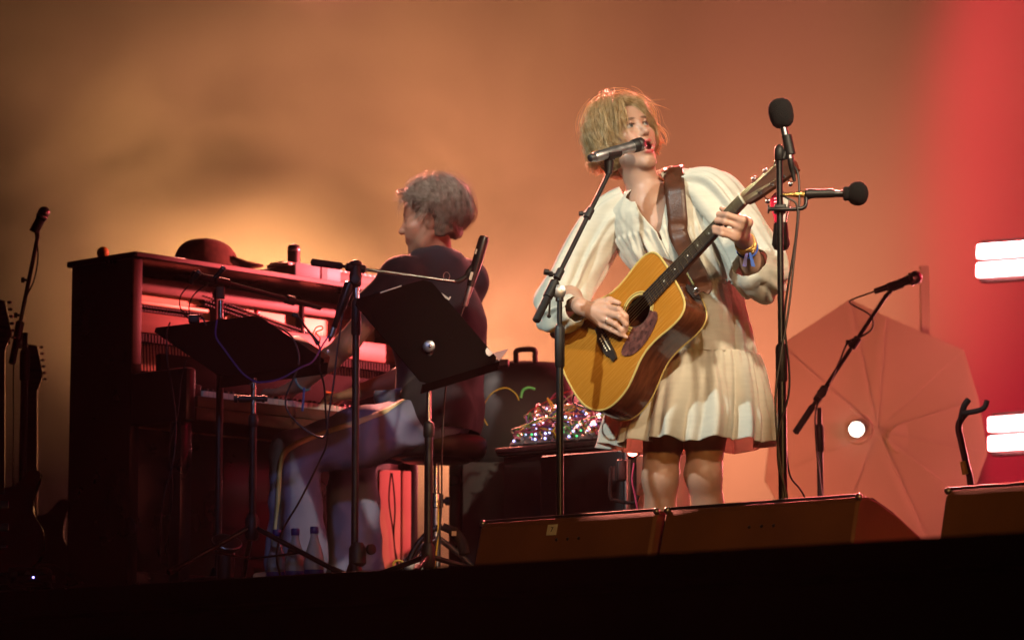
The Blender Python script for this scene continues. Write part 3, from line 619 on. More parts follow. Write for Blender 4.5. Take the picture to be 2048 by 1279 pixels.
# instrument hanger stand at far right
YC = 12.0; b = W(1945, 1000, YC)
t = thing('instrument_stand', 'bent black instrument stand with green tape near the right edge', 'stand', (b.x, b.y, 0))
tripod(t, b.x, b.y, 0, 0.16, 0.26, 0.5)
add('neck_tube', tube(spline([(b.x + 0.01, b.y, 0.14), W(1943, 985, YC), W(1932, 925, YC), W(1922, 880, YC), W(1917, 855, YC), W(1922, 838, YC), W(1932, 826, YC)], 6), 0.0125, 12), M['black_metal'], t)
add('tape_band', tube([W(1927, 922, YC), W(1932, 948, YC)], 0.0135, 12), M['tape_green'], t)
add('yoke', join(tube(spline([W(1922, 838, YC - .01), W(1928, 812, YC - .01), W(1938, 798, YC - .01)], 5), [0.012] * 10 + [0.009], 10), tube(spline([W(1924, 826, YC - .02), W(1950, 822, YC - .03), W(1968, 815, YC - .03), W(1974, 800, YC - .03)], 5), 0.010, 10)), M['rubber'], t)

# stand with a horizontal boom and a long condenser microphone before the pianist
YB = 11.25; b = W(710, 1000, YB)
t = thing('microphone_stand', 'black stand with chrome horizontal boom crossing before the pianist', 'mic stand', (b.x, b.y, RISER))
round_base(t, b.x, b.y, RISER)
pole(t, b.x, b.y, RISER + 0.03, W(0, 600, YB).z, W(0, 560, YB).z, 0.0125, 0.0095, 0.12, True)
ba, bb = W(624, 524, YB - 0.04), W(912, 563, YB + 0.1)
boom(t, ba, bb, ba.lerp(bb, 0.30), 0.0058, 0.10, 'chrome')
add('swivel', lathe(W(711, 575, YB), Z3, [(0, 0.012), (0.01, 0.02), (0.04, 0.022), (0.075, 0.016), (0.09, 0.014)], 14), M['black_plastic'], t)
add('swivel_knob', ball(W(711, 527, YB), (0.022, 0.02, 0.013), 14, 10), M['black_plastic'], t)
knob(t, W(711, 560, YB - 0.02), (0, -1, 0), 0.016, 0.02)
knob(t, W(737, 1098, YB), (0.6, -0.7, 0), 0.018, 0.02)
add('height_clamp', lathe(W(715, 1120, YB) - Vector((0, 0, 0.02)), Z3, [(0, 0.018), (0.01, 0.03), (0.06, 0.03), (0.08, 0.018)], 14), M['black_plastic'], t)
add('shock_ring', tube([W(893, 552, YB + 0.1) + Vector((0.011 * math.cos(a), 0, 0.014 * math.sin(a))) for a in np.linspace(0, 6.28, 20)], 0.0016, 6), M['steel'], t)
add('mic_holder', tube(spline([W(912, 563, YB + 0.1), W(928, 556, YB + 0.1), W(942, 540, YB + 0.1), W(950, 530, YB + .1)], 5), [0.009] * 8 + [0.013] * 8, 10), M['black_plastic'], t)
ma, mb = W(929, 612, YB + 0.1), W(969, 472, YB + 0.1); d = (mb - ma).normalized()
t = thing('microphone', 'long tapered condenser microphone tilted beside the back of the pianist', 'microphone', ma); L = (mb - ma).length
add('body', lathe(ma + d * 0.07, d, [(0, 0.0125), (0.05, 0.0165), (0.09, 0.018), (L - 0.085, 0.0185), (L - 0.078, 0.0170), (L - 0.072, 0.0155)], 20), M['black_metal'], t)
add('head_grille', lathe(ma + d * (L - 0.05), d, [(0, 0.0165), (0.03, 0.0170), (0.044, 0.0165), (0.050, 0.010)], 20), M['monitor_grille'], t)
add('connector', lathe(ma, d, [(0, 0.0085), (0.003, 0.0098), (0.03, 0.0098), (0.035, 0.011), (0.07, 0.0115)], 18), M['steel'], t)
add('badge', box(ma.lerp(mb, 0.42) + Vector((-0.006, -0.0165, 0)), (0.009, 0.003, 0.028), (d.cross(Vector((0, 1, 0))).normalized() * -1, Vector((0, 1, 0)), d)), M['tape'], t, smooth=False)
add('badge', box(ma.lerp(mb, 0.77) + Vector((-0.012, -0.0135, 0)), (0.007, 0.003, 0.018), (d.cross(Vector((0, 1, 0))).normalized() * -1, Vector((0, 1, 0)), d)), M['tape'], t, smooth=False)
cable('black cable drooping from the long condenser microphone behind the music stand', [ma, W(922, 630, YB + .1), W(905, 690, YB + .12), W(890, 790, YB + .12), W(884, 900, YB + .1), W(880, 1050, YB + .06), W(850, 1140, YB)], 0.0032)
# hanging microphone below that boom
ma, mb = W(668, 655, YB), W(702, 560, YB); d = (mb - ma).normalized()
t = thing('microphone', 'black tapered microphone hanging beside the boom joint above the keys', 'microphone', ma)
add('body', lathe(ma, d, [(0, 0.0085), (0.002, 0.010), (0.04, 0.0105), (0.07, 0.016), (0.13, 0.019), (0.16, 0.018), (0.165, 0.012)], 18), M['black_metal'], t)
add('connector', lathe(ma, -d, [(0, 0.0098), (0.03, 0.0098), (0.032, 0.007), (0.05, 0.004)], 16), M['steel'], t)

# stand at the left end of the piano with a black boom
YA = 11.5; b = W(437, 1000, YA)
t = thing('microphone_stand', 'black stand with a dark boom reaching over the piano keys', 'mic stand', (b.x, b.y, RISER))
round_base(t, b.x, b.y, RISER, 0.12)
pole(t, b.x, b.y, RISER + 0.03, W(0, 640, YA).z, W(0, 600, YA).z, 0.0125, 0.0095, 0.05, True)
add('bracket', box(W(441, 585, YA), (0.030, 0.02, 0.045), None, 0.006), M['red_tone'], t)
ba, bb = W(386, 548, YA - 0.05), W(640, 616, YA + 0.35)
boom(t, ba, bb, ba.lerp(bb, 0.22), 0.0085, 0.10)
p = ba.lerp(bb, 0.76); d = (bb - ba).normalized()
add('boom_clutch', lathe(p - d * 0.02, d, [(0, 0.009), (0.003, 0.016), (0.037, 0.016), (0.04, 0.009)], 14), M['black_plastic'], t)
for (x0, y0), (x1, y1), lab, c in (((380, 567), (397, 546), 'left small pencil microphone on the dark boom by the piano', [(377, 572), (362, 590), (360, 612), (372, 632), (385, 640)]),
                                   ((428, 558), (450, 533), 'right small pencil microphone on the dark boom by the piano', [(426, 560), (400, 578), (384, 595), (378, 618), (386, 642)])):
    a_, b_ = W(x0, y0, YA - 0.06), W(x1, y1, YA - 0.06); dd = (b_ - a_).normalized(); tt = thing('microphone', lab, 'microphone', a_)
    add('body', lathe(a_, dd, [(0, 0.006), (0.002, 0.0085), (0.035, 0.0095), (0.045, 0.0105)], 14), M['black_metal'], tt)
    add('head_grille', lathe(a_ + dd * 0.045, dd, [(0, 0.0105), (0.008, 0.0105), (0.011, 0.006)], 14), M['steel'], tt)
    cable('thin cable looping from the ' + lab.split(' on ')[0], [W(x, y, YA - 0.06) for x, y in c], 0.0024)

# far-left stand
YL = 11.9; b = W(42, 1100, YL)
t = thing('microphone_stand', 'black boom stand at the far left edge beside the piano', 'mic stand', (b.x, b.y, RISER))
round_base(t, b.x, b.y, RISER, 0.12)
pole(t, b.x, b.y, RISER + 0.03, W(0, 700, YL).z, W(0, 665, YL).z, 0.0135, 0.010, 0.11)
ba, bb = W(24, 726, YL - 0.03), W(75, 475, YL + 0.02)
boom(t, ba, bb, ba.lerp(bb, 0.26), 0.0075, 0.11); add('bracket', box(W(38, 680, YL), (0.028, 0.024, 0.06), None, 0.006), M['steel'], t)
for f_ in (0.38, 0.66): knob(t, ba.lerp(bb, f_) - Vector((0.008, 0, 0)), (-1, -0.2, 0), 0.010, 0.02)
knob(t, W(20, 685, YL), (-1, 0, 0), 0.012, 0.02)
mic_clip(t, W(74, 452, YL + 0.02), W(92, 420, YL) - W(72, 458, YL), bb - W(74, 452, YL + 0.02), 0.05, 0.015)
dynamic_mic('amber lit microphone on the far left boom stand', W(69, 460, YL + 0.02), W(88, 425, YL + 0.02), rh=0.022, m_head='steel')
cable('cable hanging along the far left boom stand', [W(70, 462, YL), W(76, 510, YL - .02), W(68, 560, YL - .02), W(50, 600, YL - .02), W(40, 650, YL - .03), W(28, 720, YL - .03), W(27, 850, YL - .03), W(26, 980, YL - .03), W(22, 1100, YL - .03)], 0.003)
# ------------------------------------------------------------------ upright piano
PU = N.copy(); PD = -E                                       # along the keyboard, and towards the piano's back
PO = W(265, 505, 12.0); PO = Vector((PO.x, PO.y, RISER)); PTOP = W(265, 503, 12.0).z - RISER
PM = Matrix(((PU.x, PD.x, 0, PO.x), (PU.y, PD.y, 0, PO.y), (0, 0, 1, PO.z), (0, 0, 0, 1)))
def PP(u, d, z): return PM @ Vector((u, d, z))
piano = thing('upright_piano', 'black upright piano with its front panel removed, strings lit red', 'piano', matrix=PM)
def pb(name, u0, u1, d0, d1, z0, z1, m, bev=0.004, parent=None):
    o = add(name, box(((u0 + u1) / 2, (d0 + d1) / 2, (z0 + z1) / 2), (u1 - u0, d1 - d0, z1 - z0), None, bev), M[m], piano, local=True)
    if parent: o.parent = parent
    return sharp(o)
PW = 1.48; PH = PTOP - 0.022
pb('side_panel', 0, 0.045, 0.0, 0.34, 0.0, PH, 'piano'); pb('side_panel', PW - 0.045, PW, 0.0, 0.34, 0.0, PH, 'piano')
lip = pb('side_edge', 0.001, 0.044, -0.006, 0.0, 0.79, PH, 'piano_wood', 0.002)
pb('lid', -0.008, PW + 0.008, -0.022, 0.362, PH, PTOP, 'piano', 0.005)
pb('lid_edge', 0.0, PW, -0.026, -0.022, PH + 0.004, PTOP - 0.003, 'piano_wood', 0.0)
pb('back_panel', 0.045, PW - 0.045, 0.315, 0.338, 0.05, PH, 'piano')
pb('bottom_board', 0.045, PW - 0.045, 0.03, 0.05, 0.08, 0.60, 'piano')
pb('plinth', 0.045, PW - 0.045, 0.005, 0.05, 0.0, 0.08, 'piano')
for u0, u1 in ((0, 0.05), (PW - 0.05, PW)):
    pb('key_arm', u0, u1, -0.30, -0.0, 0.60, 0.79, 'piano', 0.012)
    pb('key_block', u0 + 0.051, u0 + 0.10, -0.27, -0.13, 0.66, 0.735, 'piano') if u0 == 0 else pb('key_block', u0 - 0.05, u0 - 0.001, -0.27, -0.13, 0.66, 0.735, 'piano')
pb('key_bed', 0.0505, PW - 0.0505, -0.30, 0.03, 0.605, 0.650, 'piano_wood')
pb('key_slip', 0.051, PW - 0.051, -0.305, -0.285, 0.6505, 0.690, 'piano_wood', 0.003)
pb('leg', 0.0, 0.055, -0.275, -0.215, 0.0, 0.60, 'piano', 0.006); pb('leg', PW - 0.055, PW, -0.275, -0.215, 0.0, 0.60, 'piano', 0.006)
kw = (PW - 0.205) / 52
wk = box((0, 0, 0), (kw - 0.0015, 0.15, 0.022), None, 0.0015); bk = box((0, 0, 0), (0.0105, 0.095, 0.022), None, 0.002)
wm = None; bmh = None
for i in range(52):
    u = 0.1025 + (i + 0.5) * kw
    if wm is None:
        o = add('white_key', wk, M['ivory'], piano, local=True); wm = o.data
    else:
        o = bpy.data.objects.new('white_key', wm); COL.objects.link(o); o.parent = piano
    o.location = (u, -0.20, 0.704)
    if i < 51 and (i % 7) in (0, 2, 3, 5, 6):
        if bmh is None:
            o = add('black_key', bk, M['ebony'], piano, local=True); bmh = o.data
        else:
            o = bpy.data.objects.new('black_key', bmh); COL.objects.link(o); o.parent = piano
        o.location = (u + kw / 2, -0.172, 0.722)
pb('name_felt', 0.102, PW - 0.102, -0.122, -0.105, 0.66, 0.735, 'felt', 0.0)
pb('fallboard', 0.051, PW - 0.051, -0.105, -0.075, 0.72, 0.86, 'piano_matte', 0.008)
pb('key_shelf', 0.051, PW - 0.051, -0.075, 0.03, 0.70, 0.745, 'piano_matte', 0.004)
# iron plate with its openings, struts, pins, strings and hammers
plate = pb('iron_plate', 0.046, PW - 0.046, 0.20, 0.225, 0.60, PH - 0.035, 'plate', 0.004)
pb('pin_block', 0.046, PW - 0.046, 0.17, 0.198, PH - 0.085, PH - 0.030, 'piano_wood', 0.003)
pb('capo_bar', 0.046, 0.52, 0.160, 0.199, PH - 0.135, PH - 0.118, 'plate', 0.006)
pb('felt_strip', 0.046, 0.56, 0.150, 0.198, PH - 0.235, PH - 0.205, 'felt', 0.003)
pb('action_board', 0.046, PW - 0.046, 0.06, 0.075, 0.955, 1.030, 'action_wood', 0.004)
pb('action_rail', 0.046, PW - 0.046, 0.03, 0.075, 0.78, 0.81, 'felt', 0.004)
for u in (0.555, 1.00): pb('plate_strut', u, u + 0.014, 0.160, 0.199, 0.80, PH - 0.04, 'felt', 0.004)
ring = add('plate_ring', tube([(0.655 + 0.04 * math.cos(a), 0.192, PH - 0.165 + 0.04 * math.sin(a)) for a in np.linspace(0, 6.283, 25)], 0.007, 8), M['plate'], piano, local=True)
parts = []
for i in range(96):
    u = 0.065 + i * (PW - 0.13) / 96
    for r_ in range(3): parts.append(tube([(u + 0.003 * r_, 0.198, PH - 0.145 - 0.016 * r_ if u < 0.5 else PH - 0.10 - 0.016 * r_ - (u - 0.66) * 0.16), (u + 0.003 * r_, 0.165, PH - 0.140 - 0.016 * r_ if u < 0.5 else PH - 0.095 - 0.016 * r_ - (u - 0.66) * 0.16)], 0.0038, 5))
add('tuning_pins', join(*parts), M['black_metal'], piano, local=True, kind='stuff')
parts = []
for i in range(88):
    u = 0.07 + i * (PW - 0.14) / 88
    parts.append(tube([(u, 0.182, PH - 0.14), (u, 0.186, 0.65)], 0.0011, 4, False))
add('strings', join(*parts), M['string'], piano, local=True, kind='stuff')
parts = []
for i in range(88):
    u = 0.07 + i * (PW - 0.14) / 88
    parts.append(box((u, 0.065, 0.935), (0.009, 0.03, 0.03))); parts.append(tube([(u, 0.068, 0.92), (u, 0.06, 0.80)], 0.0028, 5))
add('hammers', join(*parts), M['felt'], piano, local=True, kind='stuff')
parts = []
for i in range(66):
    u = 0.60 + i * 0.0122; z = PH - 0.17 - (u - 0.60) * 0.33
    if u < 0.96: parts.append(box((u, 0.172, z), (0.007, 0.036, 0.040)))
for i in range(44): parts.append(box((0.06 + i * 0.010, 0.172, PH - 0.165 - i * 0.0004), (0.006, 0.030, 0.018)))
add('dampers', join(*parts), M['felt'], piano, local=True, kind='stuff')
def plate_text(txt, u, z, size):
    mtx = PM @ Matrix(((1, 0, 0, u), (0, 0, -1, 0.1990), (0, 1, 0, z), (0, 0, 0, 1)))
    text_mesh('plate_letter', txt, size, mtx, M['wood_red'], piano, 0.0004)
plate_text('U', 1.13, PH - 0.225, 0.055); plate_text('1', 1.19, PH - 0.225, 0.055)
add('plate_bolt', lathe((1.055, 0.199, PH - 0.22), (0, -1, 0), [(0, 0.014), (0.004, 0.014), (0.006, 0.009)], 16), M['wood_red'], piano, local=True)
add('plate_bolt', lathe((0.80, 0.199, PH - 0.10), (0, -1, 0), [(0, 0.012), (0.004, 0.012), (0.006, 0.008)], 16), M['wood_red'], piano, local=True)

# things lying on the lid
def on_lid(name, label, cat, u, d, ang=0):
    m = PM @ Matrix.Translation((u, d, PTOP)) @ Matrix.Rotation(ang, 4, 'Z'); return thing(name, label, cat, matrix=m)
t = on_lid('cap', 'brown cloth cap with a flat brim lying on the piano lid', 'cap', 0.44, 0.09, -0.12)
V, F = [], []
for i in range(13):
    ph = math.pi / 2 * i / 12; r = math.cos(ph) ** 0.62
    for k in range(32):
        a = 2 * math.pi * k / 32; V.append((0.132 * r * math.cos(a) - 0.004 * math.sin(ph), 0.100 * r * math.sin(a), 0.104 * math.sin(ph) ** 1.1 + 0.002 + 0.003 * math.sin(3 * a + 1) * r * math.sin(ph * 2)))
for i in range(12):
    for k in range(32): F.append([i * 32 + k, i * 32 + (k + 1) % 32, (i + 1) * 32 + (k + 1) % 32, (i + 1) * 32 + k])
F.append([12 * 32 + k for k in range(32)])
add('crown', (V, F), M['cap'], t, local=True)
add('button', ball((-0.004, 0, 0.107), (0.008, 0.008, 0.005), 12, 8), M['cap'], t, local=True)
V, F = [], []
for i in range(9):
    a = -1.1 + 2.2 * i / 8
    for j, rr in enumerate((0.112, 0.16, 0.215)):
        ex = rr * math.cos(a) * (1.05 if j else 1) + (0.018 if j == 2 else 0); V.append((ex, rr * math.sin(a) * (0.93 - 0.16 * j), 0.034 - 0.006 * j - 0.012 * (math.sin(a) ** 2) * (j > 0) + 0.002))
for i in range(8):
    for j in range(2): q = i * 3 + j; F.append([q, q + 1, q + 4, q + 3])
o = add('brim', (V, F), M['cap'], t, local=True); md = o.modifiers.new('thick', 'SOLIDIFY'); md.thickness = 0.004; md.offset = 1
t = on_lid('microphone', 'short black cylinder microphone standing on the piano lid', 'microphone', 0.905, 0.11)
add('body', lathe((0, 0, 0.0), Z3, [(0, 0.018), (0.004, 0.022), (0.055, 0.022), (0.06, 0.024), (0.062, 0.024), (0.13, 0.024), (0.140, 0.021), (0.146, 0.010)], 22), M['black_plastic'], t, local=True)
add('band', lathe((0, 0, 0.116), Z3, [(0, 0.0235), (0.002, 0.0252), (0.010, 0.0252), (0.012, 0.0235)], 22), M['steel'], t, local=True)
t = on_lid('small_ball', 'small round amber lit ball on the back left of the piano lid', 'ball', 0.03, 0.20)
add('shell', ball((0, 0, 0.021), 0.0225, 18, 12), M['cable_yellow'], t, local=True)
add('base', lathe((0, 0, 0), Z3, [(0, 0.012), (0.006, 0.017), (0.012, 0.019)], 16), M['black_plastic'], t, local=True)
t = on_lid('small_synthesizer', 'teal ended small keyboard lying on the piano lid behind the pianist', 'keyboard', 1.14, 0.12)
sharp(add('case', box((0, 0.02, 0.028), (0.60, 0.20, 0.05), None, 0.006), M['tan_box'], t, local=True))
sharp(add('front_panel', box((-0.18, -0.085, 0.032), (0.24, 0.008, 0.058), None, 0.003), M['teal'], t, local=True))
add('strap_band', box((-0.15, -0.091, 0.032), (0.03, 0.004, 0.06)), M['piano_wood'], t, local=True, smooth=False)
for k in range(22):
    add('key', box((-0.29 + 0.0265 * k, 0.01, 0.060), (0.024, 0.12, 0.012), None, 0.002), M['ivory'], t, local=True)
    if k % 7 in (0, 1, 3, 4, 5): add('black_key', box((-0.277 + 0.0265 * k, 0.04, 0.071), (0.012, 0.07, 0.012), None, 0.002), M['ebony'], t, local=True)
for k in range(6): add('control_knob', lathe((-0.26 + 0.045 * k, 0.10, 0.053), Z3, [(0, 0.009), (0.016, 0.008), (0.018, 0.006)], 10), M['black_plastic'], t, local=True)
# ------------------------------------------------------------------ acoustic guitar
ZS = 10.75
def S(px, py, dy=0.0): return W(px, py, ZS + dy)
ga = Vector((0.630, -0.44, 0.625)).normalized(); gb = Vector((0.41, -0.60, -0.69)); gb = (gb - ga * gb.dot(ga)).normalized()
gn = gb.cross(ga).normalized()
if gn.y > 0: gn = -gn
GB = S(1215, 688, -0.25); gy = -gb
GM = Matrix(((ga.x, gy.x, gn.x, GB.x), (ga.y, gy.y, gn.y, GB.y), (ga.z, gy.z, gn.z, GB.z), (0, 0, 0, 1)))
def G(t, w, h=0.0): return GM @ Vector((t, -w, h))
guitar = thing('acoustic_guitar', 'honey coloured steel string acoustic guitar held by the singer', 'guitar', matrix=GM)
def gadd(name, VF, m, parent=None, smooth=True, kind=None):
    V = [(v[0], -v[1], v[2]) for v in VF[0]]; F = [list(f)[::-1] for f in VF[1]]
    o = add(name, (V, F), M[m], guitar, local=True, smooth=smooth, kind=kind)
    if parent: o.parent = parent
    return o
half = [(-.185, 0), (-.1835, .05), (-.173, .11), (-.148, .158), (-.108, .188), (-.06, .197), (-.012, .190), (.03, .171), (.07, .150), (.105, .139), (.14, .1365), (.175, .139), (.21, .1445), (.245, .147), (.274, .143), (.296, .128), (.308, .10), (.312, .06), (.313, 0)]
hs = [(p.x, p.y) for p in spline([(a, b, 0) for a, b in half], 4)]
outl = hs + [(a, -b) for a, b in hs[::-1][1:-1]]
nO = len(outl); DEP = 0.116
SHC = (0.150, 0.0); SHR = 0.050
V, F = [], []
for lev in range(7):
    f_ = lev / 6
    for a, b in outl:
        th = math.atan2(b - SHC[1], a - SHC[0]); ia, ib = SHC[0] + SHR * math.cos(th), SHC[1] + SHR * math.sin(th)
        V.append((a + (ia - a) * f_, b + (ib - b) * f_, 0.003 * math.sin(math.pi * min(1, f_ * 1.2))))
for lev in range(6):
    for i in range(nO): j = (i + 1) % nO; F.append([lev * nO + i, lev * nO + j, (lev + 1) * nO + j, (lev + 1) * nO + i])
gadd('top', (V, F), 'spruce')
V = [(a, b, 0.0) for a, b in outl] + [(a, b, -DEP * (0.90 + 0.10 * max(0, min(1, (0.31 - a) / 0.4)))) for a, b in outl]
gadd('side', (V, [[i, nO + i, nO + (i + 1) % nO, (i + 1) % nO] for i in range(nO)]), 'rosewood')
gadd('back', ([V[nO + i] for i in range(nO)] + [(0.06, 0, -DEP - 0.006)], [[i, (i + 1) % nO, nO] for i in range(nO)]), 'rosewood')
for nm, hh, r_ in (('binding', 0.0, 0.0034), ('back_binding', None, 0.0028)):
    gadd(nm, tube([(a, b, (hh if hh is not None else V[nO + i][2])) for i, (a, b) in enumerate(outl)] + [(outl[0][0], outl[0][1], hh if hh is not None else V[nO][2])], r_, 6, False), 'binding')
def annulus(c, r0, r1, h, n=48):
    V = [(c[0] + r * math.cos(2 * math.pi * k / n), c[1] + r * math.sin(2 * math.pi * k / n), h) for r in (r0, r1) for k in range(n)]
    return V, [[k, (k + 1) % n, n + (k + 1) % n, n + k] for k in range(n)]
gadd('rosette', annulus(SHC, 0.0535, 0.0600, 0.0046), 'binding'); gadd('rosette_line', annulus(SHC, 0.0608, 0.0622, 0.0046), 'ebony'); gadd('rosette_line', annulus(SHC, 0.0500, 0.0528, 0.0046), 'ebony')
gadd('rosette_line', annulus(SHC, 0.0630, 0.0665, 0.0046), 'binding')
pg = [(.196, .048), (.206, .062), (.198, .083), (.17, .102), (.12, .118), (.07, .116), (.040, .098), (.030, .078), (.045, .060), (.085, .047)] 
arc = [(SHC[0] + 0.0535 * math.cos(a), SHC[1] + 0.0535 * math.sin(a)) for a in np.linspace(2.45, 0.72, 9)]
pgs = [(p.x, p.y, 0.0048) for p in spline([(a, b, 0) for a, b in pg], 4)] + [(a, b, 0.0048) for a, b in arc]
gadd('pickguard', prism(pgs, (0, 0, 0.0012)), 'tortoise', smooth=False)
br = [(-.020, -.036), (-.022, 0), (-.020, .036), (-.012, .050), (-.009, .076), (.009, .076), (.013, .050), (.014, 0), (.013, -.050), (.009, -.076), (-.009, -.076), (-.012, -.050)]
bridge = gadd('bridge', prism([(a, b, 0.002) for a, b in br], (0, 0, 0.009)), 'ebony', smooth=False)
gadd('saddle', box((0.005, 0, 0.0125), (0.003, 0.074, 0.006), None, 0.001), 'bone', bridge)
for k in range(6): gadd('bridge_pin', ball((-0.0075, -0.027 + 0.0108 * k, 0.0118), 0.0034, 10, 8), 'bone', bridge)
NUT = 0.648
fb = gadd('fretboard', prism([(0.198, -.0280, 0.0045), (0.198, .0280, 0.0045), (NUT, .0220, 0.0045), (NUT, -.0220, 0.0045)], (0, 0, 0.0062)), 'ebony', smooth=False)
for n_ in range(1, 21):
    x = NUT * 2 ** (-n_ / 12.0); w_ = 0.022 + (0.028 - 0.022) * (NUT - x) / 0.45
    gadd('fret', tube([(x, -w_, 0.0109), (x, w_, 0.0109)], 0.0015, 5), 'silver', fb)
    if n_ in (3, 5, 7, 9, 12, 15): gadd('inlay_dot', lathe((x + 0.012, 0, 0.0106), (0, 0, 1), [(0, 0.003), (0.0004, 0.003)], 12), 'bone', fb)
V, F = [], []
st = [(0.300, 0.024, 0.105), (0.318, 0.024, 0.085), (0.345, 0.024, 0.034), (0.38, 0.0242, 0.024), (0.50, 0.0235, 0.0215), (0.63, 0.0216, 0.019), (0.66, 0.0225, 0.018)]
for x, w_, dp in st:
    for k in range(13):
        a = math.pi * k / 12; V.append((x, w_ * math.cos(a), 0.0045 - dp * math.sin(a) ** 0.8))
for i in range(len(st) - 1):
    for k in range(12): F.append([i * 13 + k, i * 13 + k + 1, (i + 1) * 13 + k + 1, (i + 1) * 13 + k])
    F.append([i * 13, (i + 1) * 13, (i + 1) * 13 + 12, i * 13 + 12])
gadd('neck', (V, F), 'neckwood')
gadd('nut', box((NUT + 0.002, 0, 0.0095), (0.005, 0.045, 0.010), None, 0.001), 'bone')
tl = math.tan(R(14))
def hd(x): return 0.0040 - (x - 0.655) * tl
hp = [(0.655, .0225), (0.672, .0285), (0.70, .0315), (0.83, .0375), (0.838, .034)]
hpoly = [(a, b, hd(a)) for a, b in hp] + [(0.842, 0, hd(0.842))] + [(a, -b, hd(a)) for a, b in hp[::-1]]
gadd('headstock', prism(hpoly, (0, 0, -0.015)), 'neckwood', smooth=False)
posts = []
for sd in (-1, 1):
    for k in range(3):
        x = 0.705 + 0.043 * k; y = sd * (0.0225 + 0.002 * k); h = hd(x); posts.append((x, y, h, sd))
        tn = gadd('tuner_post', lathe((x, y, h - 0.002), (0, 0, 1), [(0, 0.0058), (0.003, 0.0058), (0.0035, 0.0032), (0.014, 0.0030), (0.015, 0.002)], 12), 'chrome')
        gadd('tuner_button', join(tube([(x, sd * 0.030, h - 0.016), (x, sd * 0.047, h - 0.016)], 0.0024, 8), ball((x, sd * 0.054, h - 0.016), (0.010, 0.008, 0.005), 12, 8)), 'chrome', tn)
order = [posts[0], posts[1], posts[2], posts[5], posts[4], posts[3]]
for k in range(6):
    y0 = -0.027 + 0.0108 * k; y1 = -0.0175 + 0.0070 * k; p = order[k]
    gadd('string', tube([(-0.0075, y0, 0.012), (0.005, y0, 0.0162), (NUT + 0.001, y1, 0.0142), (p[0], p[1], p[2] + 0.008)], 0.00085 - 0.00007 * k, 5), 'string')
gadd('end_pin', lathe((-0.185, 0, -0.055), (-1, 0, 0), [(0, 0.004), (0.006, 0.004), (0.008, 0.007), (0.014, 0.006)], 12), 'ebony')
cable('thin dark cable looping from the end of the acoustic guitar', [G(-0.185, 0.0, -0.055), G(-0.215, 0.00, -0.05), G(-0.225, 0.03, -0.04), G(-0.20, 0.075, -0.05), G(-0.17, 0.10, -0.08)], 0.0028)

